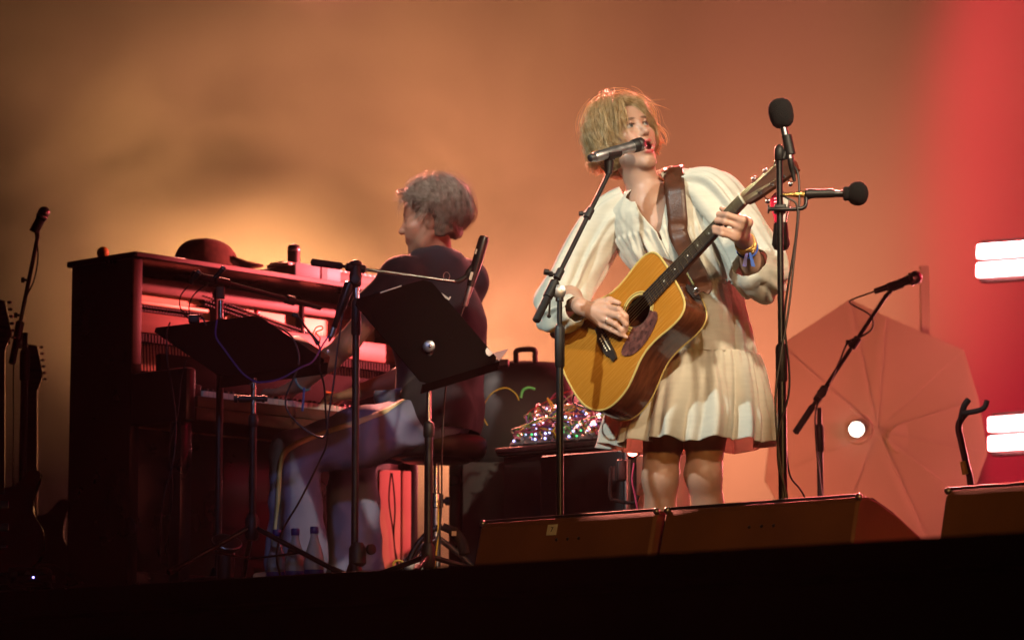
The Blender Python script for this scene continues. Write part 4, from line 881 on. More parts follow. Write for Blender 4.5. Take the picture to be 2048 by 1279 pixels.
# ------------------------------------------------------------------ singer: one continuous body
def head_axes(yaw, pitch, roll):
    """yaw from facing the camera towards image right, pitch up, roll tips the crown to image left"""
    f = Vector((math.sin(yaw) * math.cos(pitch), -math.cos(yaw) * math.cos(pitch), math.sin(pitch)))
    up = (Z3 - f * f.dot(Z3)).normalized(); x = up.cross(f).normalized()
    return (x * math.cos(roll) + up * math.sin(roll)).normalized(), f, (up * math.cos(roll) - x * math.sin(roll)).normalized()
def grid(segs):
    out = []
    for a, b, h in segs: out += list(np.arange(a, b, h))
    return np.array(out)
def head_sdf(Fd, O, ax, mouth_open, male=False):
    X, Y, Z = [np.array(v) for v in ax]; O = np.array(O); A = np.array([X, Y, Z])
    q = lambda x, y, z: O + X * x + Y * y + Z * z
    Fd.ell(q(0, -.018, .040), (.074, .094, .082), A, .02)
    Fd.ell(q(0, .022, -.012), (.064, .074, .078), A, .02)
    cz = -.108 if mouth_open else -.098
    for s in (-1, 1):
        Fd.cone(q(s * .052, -.006, -.040), q(s * .040, .025, -.075), .022, .020, .03)
        Fd.cone(q(s * .040, .025, -.075), q(s * .012, .068, cz), .020, .016, .025)
        Fd.cone(q(s * .038, .062, -.012), q(s * .030, .070, -.040), .026, .022, .02)
    Fd.ell(q(0, .070, cz), (.022, .018, .017), A, .018)
    Fd.ell(q(0, .055, -.068), (.035, .035, .035), A, .02)
    Fd.cone(q(-.03, .082, .036), q(.03, .082, .036), .011, .011, .02)
    Fd.ell(q(0, .07, .06), (.05, .022, .03), A, .02)
    for s in (-1, 1): Fd.ell(q(s * .031, .098, .016), (.017, .018, .011), A, .012, 'sub')
    for s in (-1, 1): Fd.ell(q(s * .031, .0765, .016), (.0135, .0135, .0120), A, .003)
    for s in (-1, 1):
        Fd.cone(q(s * .018, .086, .0225), q(s * .031, .0905, .0255), .0032, .0034, .004); Fd.cone(q(s * .031, .0905, .0255), q(s * .045, .080, .0195), .0034, .003, .004)
        Fd.cone(q(s * .019, .086, .010), q(s * .044, .080, .011), .003, .003, .004)
    Fd.cone(q(0, .087, .024), q(0, .112, -.016), .0075, .0095, .012)
    Fd.ell(q(0, .111, -.019), (.0105, .010, .0090), A, .008)
    for s in (-1, 1):
        Fd.ell(q(s * .0105, .099, -.022), (.0075, .0095, .0070), A, .006); Fd.ell(q(s * .0062, .1045, -.0285), (.0032, .0045, .0030), A, .002, 'sub')
    if mouth_open:
        Fd.ell(q(0, .089, -.058), (.026, .016, .030), A, .012)
        Fd.ell(q(0, .100, -.063), (.0165, .034, .0165), A, .006, 'sub')
        for s in (-1, 1):
            Fd.cone(q(0, .1015, -.0445), q(s * .014, .0965, -.048), .0048, .0042, .006); Fd.cone(q(s * .014, .0965, -.048), q(s * .0205, .088, -.060), .0042, .003, .005)
            Fd.cone(q(0, .0965, -.0815), q(s * .013, .0925, -.0775), .0055, .0048, .006); Fd.cone(q(s * .013, .0925, -.0775), q(s * .0205, .088, -.063), .0048, .003, .005)
    else:
        Fd.cone(q(-.018, .090, -.052), q(.018, .090, -.052), .006, .006, .008); Fd.cone(q(-.015, .090, -.062), q(.015, .090, -.062), .0065, .0065, .008)
    for s in (-1, 1):
        Fd.ell(q(s * .074, -.012, .000), (.009, .019, .031), A, .008); Fd.ell(q(s * .084, -.006, .002), (.008, .010, .018), A, .006, 'sub'); Fd.ell(q(s * .080, -.010, .002), (.004, .017, .028), A, .004)
        Fd.ell(q(s * .087, -.003, .004), (.008, .009, .016), A, .004, 'sub')
    return A

HX = head_axes(R(31), R(15), R(13)); HO = S(1252, 281, -0.0)
def HQ(x, y, z): return HO + HX[0] * x + HX[1] * y + HX[2] * z
lo = S(1090, 1290); 
FS = Field(grid([(-0.0 + S(1095, 600).x, S(1600, 600).x, 0.0035)]), grid([(ZS - 0.60, ZS - 0.48, 0.0045), (ZS - 0.48, ZS + 0.14, 0.0033), (ZS + 0.14, ZS + 0.22, 0.008)]),
           grid([(-0.01, 0.42, 0.008), (0.42, 0.95, 0.007), (0.95, 1.44, 0.0038), (1.44, 1.80, 0.0026)]))
head_sdf(FS, HO, HX, True)
shR, shL = S(1226, 418, .075), S(1418, 388, -.075)
FS.cone(S(1300, 400, .02), HQ(0, -.012, -.045), .054, .052, .02); FS.cone(S(1302, 398, -.01), HQ(0, .02, -.06), .043, .045, .02)
FS.cone(S(1306, 408, .02), shR, .052, .045, .03); FS.cone(S(1306, 400, .02), shL, .055, .048, .03)
FS.cone(S(1318, 450, -.005), S(1300, 412, -.01), .092, .07, .03)
FS.cone(S(1330, 450, .03), S(1352, 520, .02), .105, .09, .04); FS.cone(S(1352, 520, .02), S(1378, 640, .01), .09, .11, .04); FS.cone(S(1378, 640, .01), S(1380, 700, .01), .115, .11, .04)
elR, wrR = S(1128, 588, .0), S(1162, 613, -.235)
FS.chain([shR, elR], [.048, .036], .02); FS.chain([elR, elR.lerp(wrR, .35), wrR], [.037, .037, .0245], .02)
elL, wrL = S(1513, 548, -.235), S(1489, 482, -.425)
FS.chain([shL, elL], [.048, .036], .02); FS.chain([elL, elL.lerp(wrL, .35), wrL], [.037, .036, .0245], .02)
# legs and feet
for hip, kn, an, toe in ((S(1335, 720, .02), S(1321, 955, -.02), S(1320, 1225, .05), S(1306, 1262, -.09)), (S(1424, 720, .0), S(1407, 948, -.05), S(1452, 1222, .06), S(1462, 1262, -.08))):
    FS.chain([hip, hip.lerp(kn, .5), kn], [.086, .072, .054], .03)
    FS.ell(kn + Vector((0, -.012, .004)), (.046, .046, .055), None, .03)
    cf = kn.lerp(an, .33) + Vector((0, .022, 0))
    FS.chain([kn, cf, an], [.050, .054, .036], .03)
    FS.chain([Vector((an.x, an.y, .05)), Vector((toe.x, toe.y, .035))], [.042, .034], .02)
# her right hand, plucking over the sound hole
def on_top(t, w, h): return G(t, w, h)
def finger(Fd, pts, rad, k=.005): Fd.chain(pts, rad, k)
def gp(px, py, h):
    """point above the guitar top under a given direction of view, h metres off the top"""
    d = (W(px, py, 10) - CAM).normalized(); P = GB + gn * h; return CAM + d * ((P - CAM).dot(gn) / d.dot(gn))
palm = gp(1190, 626, .050)
mcps = [gp(1212, 613, .052), gp(1213, 626, .056), gp(1209, 638, .054), gp(1202, 649, .048)]
for m_, r_ in zip(mcps, (.0125, .013, .0125, .0115)): FS.cone(wrR, m_, .019, r_, .012)
FS.cone(wrR, palm, .023, .017, .012)
for pts, rr in (([mcps[0], gp(1238, 618, .055), gp(1252, 632, .036), gp(1254, 645, .022)], (.0105, .0095, .0085, .007)),
                ([mcps[1], gp(1239, 633, .057), gp(1252, 648, .036), gp(1252, 660, .021)], (.0110, .0098, .0088, .0072)),
                ([mcps[2], gp(1231, 648, .053), gp(1244, 660, .034), gp(1247, 670, .021)], (.0105, .0092, .0083, .007)),
                ([mcps[3], gp(1222, 659, .045), gp(1240, 668, .030), gp(1254, 674, .018)], (.0092, .0082, .0073, .006))): finger(FS, pts, rr)
thumb = [wrR.lerp(palm, .35), gp(1198, 606, .052), gp(1219, 600, .045), gp(1238, 606, .032)]
finger(FS, thumb, (.016, .0135, .0112, .0085), .008)
# her left hand round the neck
tips = [(0.5655, -.009), (0.5474, .000), (0.527, .0105), (0.520, .022)]
mL = []
for i, (t_, w_) in enumerate(tips):
    bt = t_ + 0.050 - 0.004 * i; bw = 0.060 + 0.005 * i
    mc_ = G(bt, bw, .004 - .004 * i); pip = G(t_ + 0.030 - 0.002 * i, w_ + 0.042, .042 - .003 * i); dip = G(t_ + 0.006, w_ + 0.012, .040 - .002 * i); tip = G(t_, w_, .0185)
    finger(FS, [mc_, pip, dip, tip], (.0115 - .0006 * i, .0100 - .0005 * i, .0090 - .0005 * i, .0075 - .0004 * i)); mL.append(mc_)
for m_ in mL: FS.cone(wrL, m_, .020, .0125, .014)
thL = [wrL.lerp(mL[0], .35), G(0.612, .052, -.030), G(0.592, .008, -.036), G(0.578, -.030, -.018), G(0.574, -.040, .004)]
finger(FS, thL, (.016, .0135, .0115, .0105, .0085), .008)

singer = thing('person', 'singer with short blonde hair in a cream dress playing an acoustic guitar', 'person', (S(1370, 1260).x, ZS, 0))
Vb, Qb = FS.mesh()
body = add('body', (Vb, Qb), M['skin'], singer); smooth_mesh(body, 3, 0.5)
loc = (Vb - np.array(HO)) @ np.array(HX).T
skin = np.array([0.50, 0.285, 0.205]); col = np.tile(skin, (len(Vb), 1))
def paint(c, mask): 
    global col
    col = col * (1 - mask[:, None]) + np.array(c) * mask[:, None]
def blob(L_, c, r): return np.clip(1.3 - np.sqrt((((L_ - np.array(c)) / np.array(r)) ** 2).sum(1)), 0, 0.5) * 2
for s in (-1, 1):
    paint((0.55, 0.23, 0.17), 0.45 * blob(loc, (s * .040, .075, -.025), (.022, .03, .02)))
    paint((0.13, 0.065, 0.04), 0.9 * blob(loc, (s * .030, .092, .0385), (.018, .02, .0046)))      # brows
    paint((0.07, 0.035, 0.03), 0.9 * blob(loc, (s * .031, .092, .0215), (.016, .02, .0036)))       # lash line
    eye = (np.sqrt((((loc - np.array((s * .031, .0765, .016))) / .0140) ** 2).sum(1)) < 1.06) & (loc[:, 1] > .080) & (loc[:, 2] < .0225) & (loc[:, 2] > .0105)
    paint((0.34, 0.29, 0.27), eye.astype(float)); iris = eye & (np.hypot(loc[:, 0] - s * .031 - .002, loc[:, 2] - .0175) < .0062); paint((0.045, 0.05, 0.05), iris.astype(float))  # eye whites darkened to paint in the shade they lie in
lipm = blob(loc, (0, .0965, -.0463), (.020, .012, .0068)) + blob(loc, (0, .0945, -.0805), (.018, .012, .0075)) + blob(loc, (.019, .089, -.062), (.005, .012, .012)) + blob(loc, (-.019, .089, -.062), (.005, .012, .012))
paint((0.50, 0.085, 0.085), np.clip(lipm, 0, 1) * (loc[:, 1] > .078))
inm = (np.abs(loc[:, 0]) < .017) & (loc[:, 2] < -.049) & (loc[:, 2] > -.0775) & (loc[:, 1] < .0925) & (loc[:, 1] > .04); paint((0.10, 0.02, 0.02), inm.astype(float))
tee = inm & (loc[:, 2] > -.0535) & (loc[:, 1] > .070); paint((0.7, 0.66, 0.6), tee.astype(float))
paint((0.56, 0.25, 0.19), 0.35 * blob(loc, (0, .112, -.02), (.013, .013, .012)))
set_tint(body, np.clip(col, 0, 1))
# finger ring, bracelets, ribbon
rp = mcps[2].lerp(gp(1231, 648, .053), .35); rd = (gp(1231, 648, .053) - mcps[2]).normalized(); a_, b_ = frame(rd)
add('ring', tube([rp + (a_ * math.cos(x) + b_ * math.sin(x)) * 0.0112 for x in np.linspace(0, 6.283, 25)], 0.0014, 6, False), M['silver'], singer)
fd = (elL - wrL).normalized(); a_, b_ = frame(fd)
for k, (o_, r_) in enumerate(((0.004, .030), (0.015, .0305), (0.026, .031))):
    add('bracelet', tube([wrL + fd * (o_ + 0.003 * math.sin(x + k)) + (a_ * math.cos(x) + b_ * math.sin(x)) * r_ for x in np.linspace(0, 6.283, 41)], 0.0036, 8, False), M['gold'], singer)
band = add('wristband', tube([wrL + fd * 0.048 + (a_ * math.cos(x) + b_ * math.sin(x)) * .0325 for x in np.linspace(0, 6.283, 33)], 0.0030, 6, False), M['ribbon_blue'], singer)
kq = wrL + fd * 0.048 + Vector((0.0, -0.036, -0.002))
for dx, mm_ in ((-0.008, 'cable_purple'), (0.010, 'ribbon_blue')):
    pts = [kq, kq + Vector((dx * .6, -.004, -.020)), kq + Vector((dx * 1.2, -.003, -.042)), kq + Vector((dx * 1.5, -.004, -.060))]
    V, F = [], []
    for i, p in enumerate(pts):
        for s in (-1, 1):
            for yy in (0, .0012): V.append(p + Vector((s * (.003 + .0012 * i), yy, -.001 * s)))
    for i in range(3):
        k_ = i * 4; F += [[k_, k_ + 2, k_ + 6, k_ + 4], [k_ + 1, k_ + 5, k_ + 7, k_ + 3], [k_, k_ + 4, k_ + 5, k_ + 1], [k_ + 2, k_ + 3, k_ + 7, k_ + 6]]
    V2, F2 = V, F + [[12, 14, 15, 13]]
    o = add('ribbon_end', (V2, F2), M[mm_], singer, smooth=False); o.parent = band; 

# ------------------------------------------------------------------ the cream dress
def loft(rings, closed=True):
    n = len(rings[0]); V = [p for r in rings for p in r]; F = []
    for i in range(len(rings) - 1):
        for k in range(n if closed else n - 1):
            k2 = (k + 1) % n; F.append([i * n + k, i * n + k2, (i + 1) * n + k2, (i + 1) * n + k])
    return V, F
def interp(tab, v):
    tab = np.array(tab, float); x = tab[:, 0]; out = []
    for c in range(1, tab.shape[1]):
        y = tab[:, c]; i = int(np.clip(np.searchsorted(x, v) - 1, 0, len(x) - 2)); t = (v - x[i]) / (x[i + 1] - x[i])
        p0 = y[max(i - 1, 0)]; p1, p2 = y[i], y[i + 1]; p3 = y[min(i + 2, len(y) - 1)]
        m1 = (p2 - p0) / (x[i + 1] - x[max(i - 1, 0)]) * (x[i + 1] - x[i]); m2 = (p3 - p1) / (x[min(i + 2, len(y) - 1)] - x[i]) * (x[i + 1] - x[i])
        out.append((2 * t ** 3 - 3 * t * t + 1) * p1 + (t ** 3 - 2 * t * t + t) * m1 + (-2 * t ** 3 + 3 * t * t) * p2 + (t ** 3 - t * t) * m2)
    return out
def nz(x, y, z): return mnoise.noise(Vector((x, y, z)))
YAW = R(-26)                                           # the trunk faces a little to the image left
def ring_pt(c, th, hw, hd, tilt=0.0, fwd=0.0, e=2.0):
    x = hw * math.copysign(abs(math.cos(th)) ** (2 / e), math.cos(th)); y = hd * math.copysign(abs(math.sin(th)) ** (2 / e), math.sin(th))
    X = x * math.cos(YAW) - y * math.sin(YAW); Yv = x * math.sin(YAW) + y * math.cos(YAW)
    return c + Vector((X, Yv, X * math.tan(tilt) + (y * math.tan(fwd))))
# bodice: rows by picture height; (py, cx px, half width m, half depth m, tilt, forward slope)
BOD = [(350, 1304, .064, .060, .34, .30), (358, 1305, .082, .070, .33, .26), (366, 1308, .115, .085, .32, .20), (378, 1313, .150, .100, .30, .12), (394, 1319, .176, .115, .26, .08), (412, 1324, .186, .126, .22, .04), (436, 1330, .186, .134, .17, .02), (470, 1340, .182, .140, .10, 0), (520, 1360, .170, .136, .04, 0), (560, 1381, .152, .125, .0, 0), (572, 1386, .148, .122, .0, 0)]
rings = []; NT = 220
for i in range(74):
    v = i / 73; py = 350 + (572 - 350) * v; cx, hw, hd, ti, fw = interp(BOD, py)
    c = S(cx, py, 0.0); dl = 0.0
    if py < 492: dl = 0.020 + 0.34 * max(0, min(1, (474 - py) / 95)) ** 0.8 
    if py < 392: dl = max(dl, 0.38 + 0.45 * min(1, (392 - py) / 36))
    row = []
    for k in range(NT):
        th = -math.pi / 2 + 0.10 + dl + (2 * math.pi - 2 * dl) * k / (NT - 1)
        g = 0.0
        if py > 462:                                  # gathered below the yoke seam
            a_ = min(1, (py - 462) / 10); g = a_ * (0.0055 * math.sin(th * 41 + 3 * nz(th * 3, py * .01, 1)) * math.exp(-(py - 462) / 60) + 0.010 * math.sin(th * 17 + 2.5 * nz(th * 2, py * .004, 5)) * min(1, (py - 462) / 50) + 0.004)
        g += 0.006 * nz(th * 3.5, py * 0.02, 3.1) + 0.003 * nz(th * 9, py * .05, 7)
        row.append(ring_pt(c, th, hw + g, hd + g, ti, fw))
    rings.append(row)
bodice = add('bodice', loft(rings, False), M['gauze'], singer)
md = bodice.modifiers.new('cloth', 'SOLIDIFY'); md.thickness = 0.0025; md.offset = 1
# stand-up collar, open at the front, in two pieces
for sd in (0, 1):
    rings = []
    for i in range(9):
        v = i / 8; c = S(1304 - 1.5 * v, 362 - 13 * v, .004); row = []
        for k in range(40):
            a0 = 0.80 - 0.08 * v; a1 = 1.12 if sd else 3.0; o_ = a0 + (a1 - a0) * k / 39; th = -math.pi / 2 + 0.10 + (o_ if sd else -o_)
            g = 0.003 * nz(th * 4, v * 2, 9) + .0012 * math.sin(th * 30); row.append(ring_pt(c, th, .072 + .001 * v + g, .067 + .001 * v + g, .30, .34))
        rings.append(row)
    collar = add('collar', loft(rings, False), M['gauze'], singer); md = collar.modifiers.new('cloth', 'SOLIDIFY'); md.thickness = 0.003; md.offset = 0
# waist elastic
rings = [[ring_pt(S(1386, 566 + 10 * j / 3, 0), 2 * math.pi * k / 200, .150 + .0035 * math.sin(2 * math.pi * k / 200 * 60) + (.004 if j in (1, 2) else 0), .124 + .0035 * math.sin(2 * math.pi * k / 200 * 60) + (.004 if j in (1, 2) else 0)) for k in range(200)] for j in range(4)]
add('waistband', loft(rings), M['gauze'], singer)
# two gathered skirt tiers
def tier(name, y0, y1, tab, nf, amp, seed, hem):
    rings = []; n = 420; rows = 56
    for i in range(rows + 1):
        v = i / rows; py = y0 + (y1 - y0) * v; cx, hw, hd = interp(tab, py); row = []
        for k in range(n):
            th = 2 * math.pi * k / n
            ph = 1.6 * nz(th * 1.3 + seed, 0.3 * v, seed) + 0.8 * nz(math.cos(th) * 2, math.sin(th) * 2, seed + v)
            A = amp * v ** 0.8
            w1 = math.sin(nf * th + 3 * ph); w1 = math.copysign(abs(w1) ** 0.75, w1)
            g = A * (w1 + 0.45 * math.sin((nf * 2.3) * th + 5 * ph + seed)) * (0.65 + 0.55 * nz(math.cos(th) * 1.7, math.sin(th) * 1.7, seed * 3))
            g += 0.0042 * math.sin(46 * th + 4 * ph) * math.exp(-v * 3.2) + 0.0035 * nz(th * 8, v * 6, seed + 4)
            dz = 0.0
            if hem: dz = v ** 3 * (0.022 * nz(math.cos(th) * 2.2, math.sin(th) * 2.2, seed + 8) + 0.10 * g / max(amp, 1e-4) * 0.06)
            p = ring_pt(S(cx, py, 0.01), th, hw + g, hd + g * 1.1); p.z += dz; row.append(p)
        rings.append(row)
    o = add(name, loft(rings), M['gauze'], singer); md = o.modifiers.new('cloth', 'SOLIDIFY'); md.thickness = 0.0022; md.offset = -1
    return o
tier('skirt_upper_tier', 572, 716, [(572, 1386, .148, .122), (610, 1387, .168, .142), (660, 1386, .190, .166), (716, 1384, .208, .186)], 13, .019, 2.0, False)
tier('skirt_lower_tier', 712, 893, [(712, 1384, .215, .192), (740, 1383, .232, .205), (800, 1382, .250, .222), (850, 1381, .264, .235), (893, 1380, .272, .242)], 12, .036, 5.0, True)
# wide gathered sleeves
def sleeve(name, tab, seed, gather_end=True):
    pts = [p for p, _ in tab]; C = spline(pts, 10); m = len(C); rr = [x for _, x in tab]; rings = []; n = 110; a = None
    for i, c in enumerate(C):
        u = i / (m - 1) * (len(tab) - 1); k0 = min(int(u), len(tab) - 2); f = u - k0; f = f * f * (3 - 2 * f); r = rr[k0] * (1 - f) + rr[k0 + 1] * f
        t = (C[min(i + 1, m - 1)] - C[max(i - 1, 0)]).normalized()
        if a is None: a, b = frame(t)
        else: a = (a - t * a.dot(t)).normalized(); b = t.cross(a)
        v = i / (m - 1); row = []
        for k in range(n):
            th = 2 * math.pi * k / n
            ph = 1.5 * nz(math.cos(th) * 1.2, math.sin(th) * 1.2, seed + 1.2 * v)
            am = 0.008 + 0.008 * math.sin(math.pi * min(1, v * 1.1)) 
            g = am * math.sin(9 * th + 4 * ph + seed) * (0.5 + 0.7 * nz(math.cos(th) * 1.4, math.sin(th) * 1.4, seed * 2 + v * 2)) + 0.011 * nz(math.cos(th) * 1.8 + 3, math.sin(th) * 1.8, seed + v * 7)
            if gather_end and v > 0.72: g += 0.0045 * math.sin(24 * th + 3 * ph) * (v - 0.72) / 0.28
            g *= 1 if v < .8 else 1 - .75 * (v - .8) / .2
            row.append(c + (a * math.cos(th) + b * math.sin(th)) * max(0.012, r + g * min(1, r / .05)))
        rings.append(row)
    o = add(name, loft(rings), M['gauze'], singer); md = o.modifiers.new('cloth', 'SOLIDIFY'); md.thickness = 0.0022; md.offset = -1
    return o
sleeve('sleeve', [(S(1262, 420, .05), .078), (S(1215, 446, .06), .082), (S(1172, 508, .06), .080), (S(1138, 572, .035), .082), (S(1118, 612, -.03), .080), (S(1124, 630, -.12), .068), (S(1141, 623, -.185), .054), (S(1152, 618, -.212), .042)], 1.7, False)
sleeve('sleeve', [(S(1382, 388, -.045), .080), (S(1420, 392, -.08), .086), (S(1462, 438, -.13), .082), (S(1499, 498, -.18), .084), (S(1520, 545, -.245), .084), (S(1517, 550, -.305), .082), (S(1506, 538, -.345), .074), (S(1499, 524, -.370), .060)], 4.2, False)
# strap over her left shoulder
bt = bvh(bodice)
def strap_pt(px, py, off):
    p, n_ = hit(bt, px, py, 0); return (p + Vector((0, -off, 0))) if p is not None else S(px, py, -.10 - off)
sp = [(S(1352, 390, .12), .031), (S(1350, 360, .10), .031), (S(1348, 338, .055), .031), (S(1347, 333, .01), .031), (S(1347, 341, -.045), .031)]
for px, py, w_ in ((1349, 372, .032), (1351, 400, .033), (1355, 440, .032), (1360, 480, .030)):
    sp.append((strap_pt(px, py, .016), w_))
sp.append((G(0.350, 0.050, -0.085), .026)); sp.append((G(0.324, 0.060, -0.066), .022))
V, F = [], []; C = spline([p for p, _ in sp], 6); Wd = np.interp(np.linspace(0, len(sp) - 1, len(C)), range(len(sp)), [w for _, w in sp])
for i, c in enumerate(C):
    t_ = (C[min(i + 1, len(C) - 1)] - C[max(i - 1, 0)]).normalized(); sd = Vector((1, -0.25, 0.12)); sd = (sd - t_ * sd.dot(t_)).normalized(); nn = t_.cross(sd).normalized()
    for s in (-1, -.5, 0, .5, 1): V.append(c + sd * (s * Wd[i]) + nn * 0.0)
for i in range(len(V) - 60):
    dv = (V[i] - CAM); L_ = dv.length; dv.normalize(); h_ = bt.ray_cast(CAM, dv)
    if h_[0] is not None and -0.05 < L_ - h_[3] + .007 and L_ - h_[3] < .07 and V[i].y < ZS + .03:
        if L_ > h_[3] - .007: V[i] = CAM + dv * (h_[3] - .007)
for i in range(len(C) - 1):
    for k in range(4): F.append([i * 5 + k, i * 5 + k + 1, i * 5 + k + 6, i * 5 + k + 5])
o = add('strap', (V, F), M['leather'], guitar); md = o.modifiers.new('thick', 'SOLIDIFY'); md.thickness = 0.0035; md.offset = 0
gadd('strap_end', prism([(0.318, .030, -.075), (0.3185, .092, -.075), (0.3185, .092, -.040), (0.3185, .062, -.028), (0.318, .030, -.040)], (0.004, 0, 0)), 'leather_dark', smooth=False)
gadd('strap_pin', lathe((0.320, 0.062, -.055), (1, 0, 0), [(0, .004), (.012, .004), (.014, .008), (.020, .006)], 12), 'chrome')

# ------------------------------------------------------------------ hair
def ribbons(strands, width):
    V, F = [], []
    for pts, w0 in strands:
        n = len(pts); b0 = len(V); side = None
        for i, p in enumerate(pts):
            t = (pts[min(i + 1, n - 1)] - pts[max(i - 1, 0)]).normalized()
            if side is None: side = t.cross(Vector((random.gauss(0, 1), random.gauss(0, 1), random.gauss(0, 1)))).normalized()
            else: side = (side - t * side.dot(t)).normalized()
            w = w0 * width * (1 - 0.85 * (i / (n - 1)) ** 2) * 0.5; b = t.cross(side)
            V += [p + side * w, p - side * w * 0.6 + b * w * 0.7, p - side * w * 0.6 - b * w * 0.7]
        for i in range(n - 1):
            for k in range(3): k2 = (k + 1) % 3; q = b0 + i * 3; F.append([q + k, q + k2, q + 3 + k2, q + 3 + k])
    return V, F
def hair_field(Fd, O, ax, ells, subs):
    A = np.array([np.array(v) for v in ax]); q = lambda c: np.array(O) + A.T @ np.array(c)
    for c, r in ells: Fd.ell(q(c), r, A, .02)
    for c, r in subs: Fd.ell(q(c), r, A, .012, 'sub')
def box_field(O, h=0.004, ext=0.17): return Field(np.arange(O.x - ext, O.x + ext, h), np.arange(O.y - ext, O.y + ext, h), np.arange(O.z - ext, O.z + ext, h))
def mesh_arrays(o):
    n = len(o.data.vertices); co = np.empty(n * 3, np.float32); o.data.vertices.foreach_get('co', co)
    nr = np.empty(n * 3, np.float32); o.data.vertex_normals.foreach_get('vector', nr); return co.reshape(-1, 3), nr.reshape(-1, 3)
def clumpy(o, amp, sc_, ax, O):
    co, nr = mesh_arrays(o); out = np.empty_like(co)
    for i in range(len(co)):
        p = Vector(co[i]) * sc_; out[i] = co[i] + nr[i] * (amp * mnoise.noise(p) + amp * 0.5 * mnoise.noise(p * 2.7))
    o.data.vertices.foreach_set('co', out.ravel()); o.data.update()
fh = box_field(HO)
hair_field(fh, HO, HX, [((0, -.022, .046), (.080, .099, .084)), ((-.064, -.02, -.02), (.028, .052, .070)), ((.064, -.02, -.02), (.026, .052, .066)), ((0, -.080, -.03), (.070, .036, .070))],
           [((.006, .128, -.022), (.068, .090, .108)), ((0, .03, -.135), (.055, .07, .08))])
hb = add('hair', fh.mesh(), M['hair_blonde_shade'], singer); clumpy(hb, .006, 38, HX, HO)
def strand_set(O, ax, nclump, per, rad, ctr, zend, front_end, part_x, seed, curl, flick, fly, spread=.010, m=11, bang_free=True, hug=.3, side_end=None):
    """locks of strands that start near a parting on the crown, lie down over the head's shape and curl outwards at their ends"""
    rn = random.Random(seed); X, Y, Zz = ax; out = []
    for i in range(nclump):
        phi = rn.uniform(-math.pi, math.pi); front = max(0.0, math.cos(phi)) ** 1.5
        r0 = rn.uniform(0.0, 0.75); lift = rn.uniform(0.95, 1.13) if rn.random() > fly else rn.uniform(1.10, 1.24)
        side = abs(math.sin(phi))
        zE = zend + rn.uniform(-.03, .05) if front < .60 else front_end + rn.uniform(-.012, .02) - .075 * side ** 2
        if side_end is not None and front < .60: zE += (side_end - zend) * max(0.0, min(1.0, (math.cos(phi) + .45) / .55))
        sw = rn.uniform(-.5, .5) + (.55 * math.copysign(1, math.sin(phi) + .25) if front > .5 else 0); f1 = rn.uniform(3.5, 8.0); p1 = rn.uniform(0, 6.28); cr = curl * rn.uniform(.3, 1.0); fl = flick * rn.uniform(-.2, 1.0)
        zlim = (zE - ctr[2]) / rad[2]; latE = math.asin(max(-.985, min(0.985, zlim))); lat0 = math.pi / 2 * (1 - r0 * .6); wcl = rn.uniform(.6, 1.5)
        if latE > lat0 - .25 or (bang_free and front > .60): continue
        for s_ in range(per):
            jx, jy, jz = [rn.gauss(0, spread) for _ in range(3)]; dphi = rn.gauss(0, .05); jl = rn.uniform(.82, 1.06); pts = []
            for k in range(m):
                u = k / (m - 1) * jl; lat = lat0 + (latE - lat0) * u; ph = phi + dphi + sw * u * u
                cl = math.cos(lat)
                if lat < 0: cl = cl * hug + (1 - hug)
                out_ = 1 + fl * max(0, u - .55) ** 1.4 * 2.2
                kk = lift * out_
                x = part_x * (1 - u) + rad[0] * cl * math.sin(ph) * kk; y = ctr[1] + rad[1] * cl * math.cos(ph) * kk; z = ctr[2] + rad[2] * math.sin(lat) * (lift if lat > 0 else 1)
                w = cr * (.25 + u); t1 = math.sin(f1 * u + p1) * w; t2 = math.cos(f1 * u * 1.1 + p1) * w
                tp = 1 - .78 * u
                x += t1 * math.cos(ph) + jx * tp; y += -t1 * math.sin(ph) + jy * tp; z += .5 * t2 + jz * tp; rr_ = t2 * .6
                x += rr_ * math.sin(ph); y += rr_ * math.cos(ph)
                pts.append(O + X * x + Y * y + Zz * z)
            out.append((pts, wcl * rn.uniform(.7, 1.3)))
    return out
def bangs(O, ax, n, per, seed, part=-.018):
    """fringe that leaves the parting above the forehead and sweeps to both temples"""
    rn = random.Random(seed); X, Y, Zz = ax; out = []
    for i in range(n):
        sd = -1 if rn.random() < .42 else 1; a = rn.random()
        r = Vector((part + sd * .012 * a + rn.uniform(-.006, .006), .010 + .055 * a, .138 - .022 * a))
        e = Vector((sd * rn.uniform(.045, .090) - .002, rn.uniform(.035, .092), rn.uniform(-.015, .048) + (.012 if sd > 0 else 0)))
        mid = Vector((r.x * .35 + e.x * .62, .106 + rn.uniform(-.006, .012), .098 + rn.uniform(-.012, .016)))
        f1 = rn.uniform(3, 7); p1 = rn.uniform(0, 6.28); cr = rn.uniform(.002, .009); w = rn.uniform(.6, 1.4)
        for s_ in range(per):
            j = Vector([rn.gauss(0, .0055) for _ in range(3)]); jl = rn.uniform(.75, 1.05); pts = []
            for k in range(11):
                u = k / 10 * jl; p = r * (1 - u) ** 2 + mid * (2 * u * (1 - u)) + e * u * u
                p = p + j * (.4 + .6 * math.sin(math.pi * min(1, u))) + Vector((math.sin(f1 * u + p1), .6 * math.cos(f1 * u + p1), .6 * math.sin(f1 * u * 1.2))) * cr * u
                pts.append(O + X * p.x + Y * p.y + Zz * p.z)
            out.append((pts, w * rn.uniform(.7, 1.3)))
    return out
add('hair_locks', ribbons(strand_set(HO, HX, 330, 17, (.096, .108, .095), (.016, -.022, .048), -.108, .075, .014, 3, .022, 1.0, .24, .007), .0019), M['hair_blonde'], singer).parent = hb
add('fringe', ribbons(bangs(HO, HX, 70, 18, 8), .0018), M['hair_blonde'], singer).parent = hb
